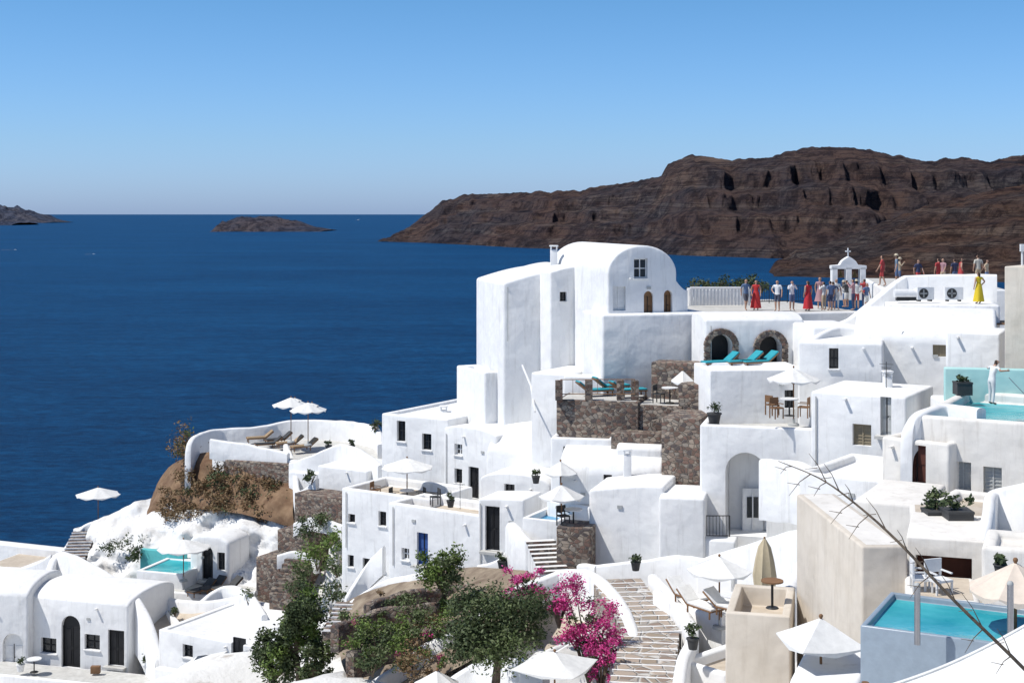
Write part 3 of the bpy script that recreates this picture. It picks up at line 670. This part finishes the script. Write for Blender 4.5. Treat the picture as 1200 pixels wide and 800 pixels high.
railing(W(657,464,68),W(744,464,67.2),.8,WOOD,6)
for u,v,d,a in((703,460,69.3,1.9),(742,460,68.7,1.9),(722,455,70,1.9)): lounger(W(u,v+4,d),a,TEAL)
H1(824,67.3,935,66.8,433,470,1.6,name='terrace_wall')
for u,v,d,a in((838,432,67.6,-1.2),(866,431,67.6,-1.2),(884,431,67.6,-1.2)): lounger(W(u,v,d),a,TEAL)
table(W(785,472,67.5)); chair(W(772,472,67.6),1,CHAR); umbrella(800,446,68,30,2.0,6)
h=House(); h.block(655,65.2,776,64.2,556,615,4.2,'side',1.15,bev=.14,ops=[('win_black',712,556,566,10)]); h.block(690,61.6,778,60.6,574,665,3.2,'quarter',.35); h.block(772,59.8,826,59.4,582,655,3); h.done()
h=House(); h.block(645,67.0,718,66.4,512,570,2.6,par=.25,wt=.25,ops=[('win_black',672,523,541,24)]); h.done()
H1(716,66.0,778,65.4,507,560,1.2,name='stone_wall',mat=STONE,bev=.04); H1(722,65.4,776,64.9,528,560,1,roof='side',rise=.3,name='flat_roof_house')
shrub(790,574,62.3,.7,260,LD,.08,'climbing_plant',.3); shrub(735,514,66.5,.4,120,LD,.07)
# ================================================================ MIDDLE LEFT HOUSES
h=House()
h.block(447,82,525,79.5,484,575,8,par=.2,ops=[('win_black',470,493,517,10),('win_black',500,508,527,11)])
h.block(520,79.2,582,76.4,503,600,8,'vault',.35,ops=[('win_white',537,520,533,9),('door_black',555,547,584,12),('win_black',537,549,566,9)])
h.done()
h=House(); h.block(570,76.5,652,74.2,531,610,7,'side',1.5,bev=.15,ops=[]); h.done()
h=House(); h.block(540,84,650,80.5,492,545,5,par=.35,floor=PL); h.block(588,80.3,640,78.4,466,520,3.5); h.done()
ribbon([(530,488,86),(560,476,86),(590,462,85),(600,452,84)],2,.35)
lounger(W(598,492,81.5),-1.2); lounger(W(560,490,82.5),-1.2,WOOD)
h=House(); h.block(562,72.6,645,70.8,562,625,4,'vault',.5,ops=[('win_black',597,567,585,12)]); h.done()
h=House(); h.block(560,67.4,614,66.4,584,660,2.2,roof='quarter',rise=.15,ops=[('door_black',577,593,645,17)]); h.done()
h=House()
h.block(400,76.3,505,73.2,571,700,4,par=.5,floor=BEIGE,ops=[('win_black',412,602,612,8),('win_black',448,599,616,9),('win_black',411,650,664,7),('door_black',430,654,682,10),('win_black',447,655,668,9)])
h.block(455,72.6,562,69.4,588,700,3,par=.45,floor=BEIGE,ops=[('door_blue',495,624,662,13),('win_white',475,642,656,9)])
h.done()
h=House(); h.block(612,64.2,654,63.4,606,680,3.4,par=.3,floor=POOLB,bev=.05,wt=.2); h.done()
H1(652,60.9,692,60.5,617,665,1.6,name='stone_wall',mat=STONE,bev=.04)
H1(640,66,700,64,585,640,3,name='terrace_wall',floor=GREYFLOOR)
ribbon([(560,662,66),(590,650,65.6),(598,612,65.4),(620,632,63),(660,655,61.5),(700,662,60)],2.5,.35)
stairs((650,672,60),(632,632,63),1.3,8,PL,edge=STONE)
ribbon([(405,700,73),(430,660,73.5),(450,640,73)],1.5,.3)
umbrella(477,547,76.5,62,2.5,8); table(W(477,590,76)); chair(W(462,590,76.3),1.2,CHAR); chair(W(493,590,75.6),-1.2,CHAR); chair(W(510,592,72),-1.2,CHAR); chair(W(440,583,77),1.2,WOOD)
umbrella(658,581,61.6,54,2.3,6); umbrella(657,553,64.8,42,2.0,6); table(W(672,616,61.6)); chair(W(660,616,61.7),.5,CHAR)
for u,v,d in((528,588,72),(588,660,65.3),(628,560,70)): pot(W(u,v+6,d),.2,.36,random.choice((CHAR,WHITEP)),LD,.35)
chimney(520,490,84,.5); chimney(612,528,77,.5,.35); chimney(735,545,64,.5,.35); chimney(1040,455,60,.5,.35); chimney(560,478,84,.5,.35)
# ================================================================ UPPER LEFT TERRACE
H1(248,94,432,89,531,585,8,name='sun_terrace',floor=GREYFLOOR)
ribbon([(220,548,94),(224,515,95),(250,503,98),(300,500,99),(345,492,100),(400,493,99),(440,500,96),(446,520,92)],2.6,.4)
ribbon([(247,514,93.2),(290,520,92.6),(338,531,91.6)],1.3,.4,curve=False)
ribbon([(335,520,95),(345,545,91),(350,575,88),(372,560,87)],2,.35)
ribbon([(340,542,90.5),(365,533,90),(400,520,90),(428,530,88.5),(446,545,86)],2,.35)
H1(338,90,372,89,552,600,3,name='terrace_wall'); H1(372,88.6,430,86.6,545,600,4,name='flat_roof_house')
H1(262,92.8,342,90.6,538,575,1,name='stone_wall',mat=STONE,bev=.04)
umbrella(341,474,95,44,2.9,8,double=True); umbrella(361,480,93,44,2.7,8,double=True)
for u,v,d in((310,517,96),(322,512,97),(335,516,95.5),(352,520,94),(300,510,98)): lounger(W(u,v+8,d),random.uniform(-1.4,-1),random.choice((CHAR,cm(.35,.25,.15))))
for u in(385,412): pot(W(u,528,91),.22,.36,CHAR,LD,.3)
shrub(217,524,96.5,1.1,900,LB,.11,'dry_bush',1.5,extra=LG); shrub(440,497,95,.6,300,LD)
def slope(top,bot,n,mat,name,amp=.5,cn=20,fine=0):
    T=catmull([W(*p) for p in top],cn); B=catmull([W(*p) for p in bot],cn); k=min(len(T),len(B)); vs=[];fs=[]
    for i in range(k):
        for j in range(n+1):
            t=j/n; p=T[i].lerp(B[i],t); q=noise.fractal(p*.35,1,2,5)*amp+noise.fractal(Vector((p.x*.55,p.y*.55,p.z*.9)),1.1,2,4)*fine*math.sin(math.pi*t); p=p+Vector((0,-q-amp*.9*math.sin(math.pi*t),q*.4)); vs.append(p)
            if i%4==0 and j%3==0: KEEP.append((p.x,p.y,p.z-.5,1.6))
    for i in range(k-1):
        for j in range(n): fs.append((i*(n+1)+j,i*(n+1)+j+1,(i+1)*(n+1)+j+1,(i+1)*(n+1)+j))
    m=M(); m.add(vs,fs,mat); return m.make(name,ang=75)
slope([(105,612,99),(150,592,98),(200,578,96.5),(262,574,93.5),(342,592,90)],[(100,700,91),(150,705,89.5),(200,705,88),(262,700,86.5),(338,705,84)],40,PLR,'whitewashed_cliff',.9,24,.9)
slope([(180,576,98),(200,545,98),(250,530,95.5),(300,545,93),(345,568,90.5)],[(172,604,95.6),(205,598,94.0),(255,598,91.2),(300,606,89.2),(345,618,87.6)],14,noisemat('dry_earth',(.13,.075,.045),(.25,.165,.10),1.2,.95,.6,5),'earth_bank',.5)
m=M()
for i in range(96):
    t=random.random(); s_=random.random(); u=184+162*t; 
    v0=568-36*math.sin(min(1,t*1.5)*1.57)+40*t*t; v=v0+s_*52; m.leaves(W(u,v,96.2-5.2*t-2.4*s_-.6),(.8,.45,.4),90,.10,LB if random.random()<.85 else LD,.2,.6)
m.make('dry_scrub_bank')
m=M()
for i in range(10): m.leaves(W(120+i*6,636+random.uniform(-6,10),92.6),(.5,.4,.4),70,.09,LD,.2,.6)
m.make('creeping_plant')
H1(345,86,404,84,577,625,2,name='stone_wall',mat=STONE,bev=.05); H1(325,84.5,362,83.4,620,665,2,name='stone_wall',mat=STONE,bev=.05); H1(300,83.5,345,82.2,652,690,2,name='stone_wall',mat=STONE,bev=.05)
ribbon([(345,612,84),(368,606,83.5),(402,615,82)],.8,.3); ribbon([(325,650,82.6),(350,645,82.5),(372,655,81.5)],.8,.3)
for u,v,d,r,l in((372,650,80,1.2,LG2),(385,636,80,1.0,LG2),(362,620,82,.8,LD),(375,605,82.8,.7,LG),(365,560,87,.5,LD),(390,690,75,.9,LD),(158,648,90.0,.6,LD),(355,668,80,.8,LG),(395,665,77.5,.7,LG),(345,690,79,.8,LD)): shrub(u,v,d,r,int(550*r),l,.1)
stairs((330,700,80),(350,655,82),1.6,8,STONE); stairs((85,655,94),(100,622,98),1.6,9,STONE,edge=PL)
h=House('cave_house'); h.block(222,87.2,268,86.2,634,690,2.5,'vault',.5,bev=.2,ops=[('door_black',243,640,679,13,{'arch':True}),('win_black',259,647,668,9)]); h.done()
h=House('plunge_pool'); h.block(160,86.4,214,85.4,668,700,3.6,par=.10,floor=POOL,wt=.25,bev=.06); h.done()
H1(164,90.2,216,89.2,643,668,.4,name='pool_wall',mat=cm(.12,.50,.50),bev=.05)
umbrella(215,641,85.2,62,2.4,8); umbrella(115,579,100,52,2.6,8)
H1(85,102,155,99.5,619,640,4,name='sun_terrace',floor=GREYFLOOR)
for u,v,d in((232,693,84.5),(246,690,84.8),(262,690,83.6)): lounger(W(u,v+4,d),random.uniform(-.9,-.4),random.choice((FAB,CHAR)))
H1(190,85.2,310,83.3,692,740,7,name='sun_terrace',floor=GREYFLOOR,ext=1)
ribbon([(75,645,97),(95,618,99),(120,607,99),(160,596,98),(190,586,97.5)],2.2,.4)
ribbon([(52,690,90),(62,655,93),(75,647,93),(110,662,90),(160,690,85.2),(235,704,82.0),(300,692,81)],3.6,.45)
ribbon([(235,704,82.0),(262,686,83),(290,692,81.5),(310,720,78)],2,.35)
H1(-30,104,76,101,634,660,1,name='terrace_wall'); H1(-30,98,70,96,667,690,6,name='beach_terrace',floor=BEIGE,mat=PL2)
ribbon([(-20,662,95),(30,664,94),(60,650,94)],1.5,.35)
# lower left houses
h=House()
h.block(32,81,150,79,700,790,5,'side',.55,bev=.15,ops=[('door_black',83,721,782,22,{'arch':True}),('win_black',57,747,765,18),('win_black',108,743,761,18),('door_black',136,738,780,19)])
h.block(-40,80.5,33,80.2,698,790,5,'side',.7,bev=.15,ops=[('door_white',15,742,785,24,{'arch':True})])
h.done()
ribbon([(140,690,82),(160,700,80),(178,735,77.5),(186,775,76)],3,.4)
H1(-40,92,60,90,688,730,8,name='flat_roof_house'); H1(60,90,160,87,708,740,6,name='flat_roof_house',floor=BEIGE,par=.2)
h=House(); h.block(186,76,312,72.5,737,800,7,bev=.12,par=.1,ops=[('door_black',278,748,780,14),('win_black',220,755,770,12)]); h.done(); acunit(W(252,783,73),.1)
H1(180,73.2,318,70.5,782,820,.5,name='courtyard_wall',mat=PL)
H1(-30,78.5,186,75.5,787,820,2.2,name='courtyard_floor',floor=GREYFLOOR,mat=PL); 
for u in(24,172): pot(W(u,786,78),.22,.4,WHITEP,LD,.4)
table(W(40,787,78)); m=M(); m.box(W(112,784,78),(.5,.3,.4),WOOD); m.make('wooden_crate',bevel=.02)
slope([(150,695,86),(200,707,84),(240,712,82)],[(186,770,77.5),(215,770,77.3),(240,770,77.2)],8,BEIGE,'footpath',.1)
ribbon([(196,715,83),(215,735,79),(228,752,77.5)],1.2,.3)
H1(312,74,380,70,735,800,5,name='flat_roof_house',par=.2)
H1(268,81.5,312,79.5,712,745,.8,name='stone_wall',mat=STONE,bev=.04)
shrub(205,716,81.5,.4,160,LD,.08); shrub(180,745,78.6,.4,160,LG,.07); shrub(292,700,80.8,.6,260,LG,.08)
# ================================================================ GARDEN, CENTRE BOTTOM
GD=noisemat('garden_soil',(.15,.11,.08),(.32,.26,.19),.9,.95,.7,3,lo=.35,hi=.65,bdist=.1)
slope([(385,715,72),(440,690,71),(500,672,69),(560,665,66),(640,672,61)],[(420,830,56),(470,815,54),(520,790,53),(560,770,52),(620,745,53)],22,GD,'garden_bank',.5)
ribbon([(380,735,70),(410,705,71),(450,680,71),(500,668,68.5),(530,650,68)],1.4,.35)
ribbon([(432,802,55),(470,775,55.5),(500,752,56),(530,740,56),(560,718,57),(600,690,58),(655,668,59)],1.3,.4)
ribbon([(520,800,50),(560,775,50),(600,770,49),(640,775,48)],1.5,.4)
ribbon([(655,668,59),(690,668,58),(725,700,54),(742,745,50),(738,810,45.5)],2.6,.45)
ribbon([(700,662,60),(760,655,59),(800,650,58),(860,660,56)],1.5,.35)
def gd(v,dz=0): return (17.0-dz)*F/(v-250)
for L_ in([(392,742),(440,722),(500,716),(570,706),(610,700)],[(410,772),(450,756),(500,745),(540,735)],[(430,716),(480,700),(540,692),(600,684)]):
    ribbon([(u,v-9,gd(v)) for u,v in L_],1.1,.4,name='dry_stone_wall',mat=STONE,jit=.15)
H1(560,56,640,54,745,790,6,name='courtyard_wall',floor=BEIGE,mat=PL); H1(640,50,735,48.5,768,810,7,name='sun_terrace',floor=GREYFLOOR,mat=PL)
stairs((752,800,45),(762,740,50.5),2.0,9,PAVE,edge=PL); stairs((765,740,50.5),(722,678,57.5),2.0,11,PAVE,edge=PL)
stairs((395,740,68),(412,705,71),1.5,7,STONE,edge=PL)
ribbon([(795,800,44),(800,770,46),(812,735,49),(790,700,53),(765,672,57)],1.2,.4)
H1(793,47,850,45.5,772,830,4,name='courtyard_wall',par=.4,floor=BEIGE); 
H1(808,52.5,925,49,716,760,6,name='sun_terrace',floor=GREYFLOOR,mat=PL)
ribbon([(770,690,54),(800,708,52),(850,718,50)],1.6,.35)
for i in range(46):
    v=random.uniform(682,792); ul=388+max(0,(v-730))*.6; ur=635-(v-680)*.95; 
    if ur<ul+10: continue
    u=random.uniform(ul,ur); r=random.choice((.25,.3,.4,.5,.5,.65,.8)); l=random.choice((LG,LD,LG2,LG,LG2,LB,LG)); shrub(u,v-6*r,gd(v,r*.45),r,int(600*r),l,.07,rz=r*random.uniform(.5,.85))
for i in range(26):
    v=random.uniform(690,785); ul=392+max(0,(v-730))*.6; ur=630-(v-680)*.95
    if ur>ul+10: shrub(random.uniform(ul,ur),v-2,gd(v,.2),.22,60,random.choice((LB,LG2,LG,LB,LP)),.06,'flower_clump')
tree(W(580,812,47),3.75,(1.6,1.4,1.5),10500,LD,.07,'olive_tree',LG)
tree(W(348,825,61),4.9,(1.15,1.1,2.1),6500,LD,.09,'pepper_tree',LG2)
tree(W(322,835,62),3.4,(.9,.9,1.3),2600,LG,.09,'pepper_tree',LD)
tree(W(372,835,60),3.2,(.8,.8,1.2),2000,LG,.09,'pepper_tree',LD)
tree(W(518,722,60.5),2.9,(.95,.9,1.0),2600,LG,.08,'olive_tree',LG2)
def boug(u,v,d,r,n):
    c=W(u,v,d); m=M(); b=c-Vector((0,0,r.z+.4)); random.seed(int(u))
    for k in range(12):
        a=k*.53; t=c+Vector((math.cos(a)*r.x*1.0,math.sin(a)*r.y*.5,r.z*random.uniform(-.8,1.0))); m.tube([b,b.lerp(t,.5)+Vector((0,0,.3)),t],[.05,.03,.008],BARK,6)
        m.leaves(t,(r.x*.34,r.y*.4,r.z*.22),n//13,.055,LP,.2,.8)
    m.leaves(c,r*.9,n//3,.055,LP,.4,.32); m.leaves(c+Vector((0,.2,-.2)),r*.85,n//5,.07,LG,.3,.4)
    m.make('bougainvillea',loc=b)
boug(690,732,49.0,Vector((.95,.6,1.65)),4600); boug(614,684,55,Vector((.7,.5,.7)),1500); boug(655,706,50.5,Vector((.6,.4,.5)),800); boug(704,775,47,Vector((.45,.4,.8)),1000)
umbrella(650,778,44.5,110,2.4,4,rise=.4); umbrella(512,803,46,60,2.2,6)
umbrella(843,668,50,76,2.4,6); umbrella(896,660,42,30,2.3,closed=True,mat=cm(.52,.44,.30,.9))
for u,v,d,a in((826,712,50,.6),(862,714,49,.8),(810,700,52,.5)): lounger(W(u,v+8,d),a)
table(W(858,722,48)); 
for u,v,d in((812,760,46),(745,668,58),(905,730,48)): pot(W(u,v,d),.2,.36,random.choice((CHAR,WHITEP)),LD,.4)
# ================================================================ LOWER RIGHT
h=House('cream_house')
h.block(1010,33,1064,33.05,640,820,6.2,mat=CREAM,bev=.06,floor=PL2)
h.block(850,37,926,36.6,717,830,3,par=.55,mat=CREAM,floor=BEIGE,bev=.05,wt=.22)
h.block(1062,34,1160,33.4,628,750,3,mat=PL2,bev=.05,ops=[('open',1106,652,690,66,{'rec':.9,'door':'red'})])
h.done()
table(W(905,712,38),.3,mat=WOOD)
for u,v,d in((1098,606,36.6),(1122,606,36)): pot(W(u,v+12,d),.32,.42,CHAR,LD,.35,square=True)
pot(W(1097,600,38),.2,.3,CHAR,LG,.4)
H1(1068,36.8,1215,36,625,660,4,name='roof_terrace',mat=PL2,floor=BEIGE)
ribbon([(1150,632,33.6),(1158,600,35),(1165,575,37),(1215,563,36)],2,.3)
H1(1150,31.5,1225,31,640,720,2,name='terrace_wall',mat=PL2,par=.2)
umbrella(1190,690,26,110,2.3,8,mat=cm(.72,.62,.52,.9)); pot(W(1172,672,29),.13,.2,CHAR,LD,.2)
h=House('infinity_pool'); h.block(1008,26,1230,24.5,732,860,2.6,par=.12,floor=POOL,mat=cm(.30,.36,.42,.3,.5),bev=.03,wt=.1); h.done()
for u,d in((1075,25.1),(1184,24.2)):
    p=W(u,735,d); m=M(); m.tube([p-Vector((0,0,.3)),p+Vector((0,0,.75))],.055,cm(.4,.4,.42,.3,.5,.9),12); m.ball(p+Vector((0,0,.75)),.058,GREYP,10,6); m.make('steel_post')
umbrella(962,750,31,112,2.3,4,rise=.5)
H1(925,30,1006,29.5,795,860,3,name='terrace_wall')
H1(1062,31.2,1150,30.8,700,760,2.2,name='terrace_wall',floor=BEIGE,mat=PL2)
for u,v,d in((1080,700,31.8),(1100,702,31.6)): chair(W(u,v,d),random.uniform(0,3),WHITEP)
# shade sail with seams
m=M(); A=W(1014,812,18.5);B=W(1225,720,17.5);C=W(1225,870,15.5);n=24;vs=[]
for i in range(n+1):
    for j in range(n+1):
        a=i/n;b=j/n; p=A.lerp(B,a); q=A.lerp(C,a)+Vector((0,0,-.3)); r=p.lerp(q,b); r=r+Vector((0,0,-.18*math.sin(math.pi*a)*math.sin(math.pi*b)-.10*math.sin(math.pi*a)*(1-b)-.025*abs(math.sin(b*math.pi*4))*a)); vs.append(r)
m.add(vs,[(i*(n+1)+j,(i+1)*(n+1)+j,(i+1)*(n+1)+j+1,i*(n+1)+j+1) for i in range(n) for j in range(n)],FAB)
m.tube([vs[i*(n+1)]+Vector((0,0,.01)) for i in range(n+1)],.02,FAB,6)
m.tube([A-Vector((0,0,3)),A+Vector((0,0,.15))],.05,WOOD,8); m.tube([B-Vector((0,0,3)),B+Vector((0,0,.15))],.05,WOOD,8); m.make('shade_sail')
# dry branch
random.seed(3)
m=M(); P=catmull([W(1262,850,12.5),W(1200,783,12.5),W(1120,705,12.6),W(1050,632,12.8),W(1000,588,13),W(960,560,13.2),W(912,540,13.4)],5)
m.tube(P,[.018*(1-i/len(P))+.003 for i in range(len(P))],BARK,6)
for i in range(6,len(P)-1,2):
    for s in(-1,1):
        if random.random()<.75:
            q=P[i]; l=random.uniform(.15,.4); e=q+Vector((-l*.5,random.uniform(-.1,.1),s*l*.7+.05)); m.tube([q,q.lerp(e,.5)+Vector((0,0,.03)),e],[.006,.004,.002],BARK,5); m.tube([q.lerp(e,.5),q.lerp(e,.6)+Vector((-.1,0,-s*.04))],[.004,.002],BARK,4)
m.make('dry_branch')
# ================================================================ TERRAIN
CT=[(-10,800,72),(100,800,72),(100,800,78),(0,800,78),(0,640,103),(80,650,98),(95,640,97),(200,700,88),(200,560,97),(250,545,95),(350,530,93),(420,520,92),(300,690,84),(330,790,62),(400,700,72),(480,690,70),(500,560,84),(480,600,78),(577,655,66),(600,700,58),(560,790,50),(650,800,44),(760,740,50),(720,680,58),(850,640,60),(800,800,42),(700,490,72),(700,600,64),(640,650,62),(1000,640,52),(850,450,70),(1165,600,46),(1000,375,80),(1150,380,75),(1050,700,38),(980,800,34),(900,800,36),(1180,830,22),(1100,720,32),(1300,500,45),(1300,700,20),(700,900,20),(300,1000,40),(600,900,10),(-100,800,75),(-150,640,100),(1300,350,80),(930,400,76),(590,455,80),(540,640,70),(610,560,76)]
CP=[W(*c) for c in CT]
def tz(x,y):
    a=0;b=0
    for p in CP:
        q=1/(((p.x-x)**2+(p.y-y)**2)+.6)**1.7; a+=p.z*q; b+=q
    z=a/b-1.25+noise.fractal(Vector((x*.35,y*.35,0)),1,2,4)*.35
    back=101+3*noise.noise(Vector((x*.1,0,3))); left=-41+3*noise.noise(Vector((0,y*.1,5)))
    if x>2: back-=min(9,(x-2)*.9)
    if y>back: z-=(y-back)*1.5+(2 if y>back+1 else 0)
    if x<left: z-=(left-x)*1.5
    if y<8: z-=(8-y)*.02
    return max(z,-5)
xs=[];ys=[]
x=-120
while x<=90: xs.append(x); x+=.8 if -42<x<32 else 4
y=-20
while y<=190: ys.append(y); y+=.8 if 14<y<106 else 4
nx=len(xs); Zg=[[tz(xx,yy) for xx in xs] for yy in ys]
for (O,ex,ey,w_,L_,zb) in KBLK:
    cs=[O+ex*a+ey*b for a in(-1,w_+1) for b in(-3.5,L_+.5)]
    for j in range(max(0,bisect.bisect(ys,min(c.y for c in cs))-1),min(len(ys),bisect.bisect(ys,max(c.y for c in cs))+1)):
        for i in range(max(0,bisect.bisect(xs,min(c.x for c in cs))-1),min(nx,bisect.bisect(xs,max(c.x for c in cs))+1)):
            r=Vector((xs[i]-O.x,ys[j]-O.y,0)); a=r.dot(ex); b=r.dot(ey)
            if -1<a<w_+1 and -3.5<b<L_+.5: Zg[j][i]=min(Zg[j][i],zb-.12)
for (x,y,z,r) in KEEP:
    for j in range(bisect.bisect(ys,y-r),bisect.bisect(ys,y+r)):
        for i in range(bisect.bisect(xs,x-r),bisect.bisect(xs,x+r)): Zg[j][i]=min(Zg[j][i],z)
vs=[Vector((xs[i],ys[j],Zg[j][i])) for j in range(len(ys)) for i in range(nx)]
fs=[(j*nx+i,j*nx+i+1,(j+1)*nx+i+1,(j+1)*nx+i) for j in range(len(ys)-1) for i in range(nx-1)]
GR=noisemat('hillside_ground',(.36,.30,.24),(.72,.71,.68),.45,.95,.6,3,lo=.32,hi=.46,bdist=.12)
m=M(); m.add(vs,fs,GR); m.make('hillside_terrain',loc=Vector((0,0,0)),ang=60)
# ================================================================ PEOPLE
random.seed(11)
TZ=W(800,369,72.7).z+.01
cols=[(.70,.70,.68),(.05,.06,.12),(.45,.06,.06),(.12,.18,.32),(.5,.40,.28),(.1,.1,.1),(.18,.25,.33),(.6,.56,.48),(.42,.24,.26)]
person(874,76,TZ,1.75,rad(200),(.12,.18,.30),(.10,.10,.12),pose='walk')
person(886,76.2,TZ,1.68,rad(160),(.55,.04,.04),(.5,.04,.04),dress=True,long=True)
person(911,75.4,TZ,1.72,rad(150),(.78,.78,.78),(.07,.08,.12),pose='hip')
person(928,76,TZ,1.66,rad(190),(.75,.75,.78),(.12,.16,.28),pose='photo')
person(947,75.6,TZ,1.68,rad(30),(.52,.03,.04),(.5,.03,.04),dress=True,long=True)
for u in (961,965,974,977,981,988,992,1001,1004,1012,1016):
    person(u+random.uniform(-1.2,1.2),random.uniform(75.8,79),TZ,random.uniform(1.5,1.82),random.uniform(0,6.28),random.choice(cols),random.choice(cols[:6]),pose=random.choice(('stand','walk','hip','photo')),dress=random.random()<.2,shorts=random.random()<.6,hat=(.6,.52,.38) if random.random()<.2 else None)
UZ=W(1035,338,74).z+.01
for u in (1034,1052,1056,1075,1102,1107,1119,1124,1148,1156):
    person(u+random.uniform(-2,2),random.uniform(75,77.5),UZ-.12,random.uniform(1.45,1.75),random.uniform(0,6.28),random.choice(cols),random.choice(cols[:6]),pose=random.choice(('stand','walk','hip','photo')),dress=random.random()<.2,hat=(.6,.52,.38) if random.random()<.2 else None).location.z+=.12
person(1147,69.6,W(1040,356,69.5).z,1.62,rad(20),(.70,.52,.03),(.65,.5,.03),dress=True,long=True,pose='hip')
# ================================================================ LIGHT, WORLD, CAMERA
EL=rad(58); AZ=rad(104)   # azimuth measured from view direction towards the left
S=Vector((-math.cos(EL)*math.sin(AZ),math.cos(EL)*math.cos(AZ),math.sin(EL)))
sl=bpy.data.lights.new('sun','SUN'); sl.energy=4.5; sl.angle=rad(.5); sl.color=(1,.965,.91)
so=bpy.data.objects.new('sun',sl); so.rotation_euler=S.to_track_quat('Z','Y').to_euler(); col.objects.link(so)
w=bpy.data.worlds.new('World'); bpy.context.scene.world=w; w.use_nodes=True; nt=w.node_tree; bg=nt.nodes['Background']
sk=nt.nodes.new('ShaderNodeTexSky'); sk.sky_type='NISHITA'; sk.sun_disc=False; sk.sun_elevation=EL; sk.sun_rotation=-AZ; sk.altitude=100; sk.air_density=1; sk.dust_density=.6; sk.ozone_density=2.5
tc=nt.nodes.new('ShaderNodeTexCoord'); sep=nt.nodes.new('ShaderNodeSeparateXYZ'); rp=nt.nodes.new('ShaderNodeValToRGB'); mx=nt.nodes.new('ShaderNodeVectorMath'); mx.operation='MULTIPLY'; s2=nt.nodes.new('ShaderNodeVectorMath'); s2.operation='SCALE'; s2.inputs['Scale'].default_value=2
rp.color_ramp.elements.new(.05); rp.color_ramp.elements.new(.15)
for e,(p,c) in zip(rp.color_ramp.elements,((0,(.38,.53,.97)),(.05,(.35,.51,.80)),(.15,(.28,.475,.67)),(.6,(.25,.31,.38)))): e.position=p; e.color=(*c,1)
nt.links.new(tc.outputs['Generated'],sep.inputs[0]); nt.links.new(sep.outputs['Z'],rp.inputs['Fac'])
nt.links.new(sk.outputs['Color'],mx.inputs[0]); nt.links.new(rp.outputs['Color'],mx.inputs[1]); nt.links.new(mx.outputs[0],s2.inputs[0]); nt.links.new(s2.outputs[0],bg.inputs['Color']); bg.inputs['Strength'].default_value=.1
cam=bpy.data.cameras.new('camera'); co=bpy.data.objects.new('camera',cam); col.objects.link(co); co.location=CAM; co.rotation_euler=(rad(90),0,0)
cam.sensor_width=36; cam.lens=F*36/1200; cam.shift_y=-.125; cam.clip_end=200000; cam.clip_start=.5
sc=bpy.context.scene; sc.camera=co
sc.view_settings.view_transform='Standard'; sc.view_settings.look='None'; sc.view_settings.exposure=0
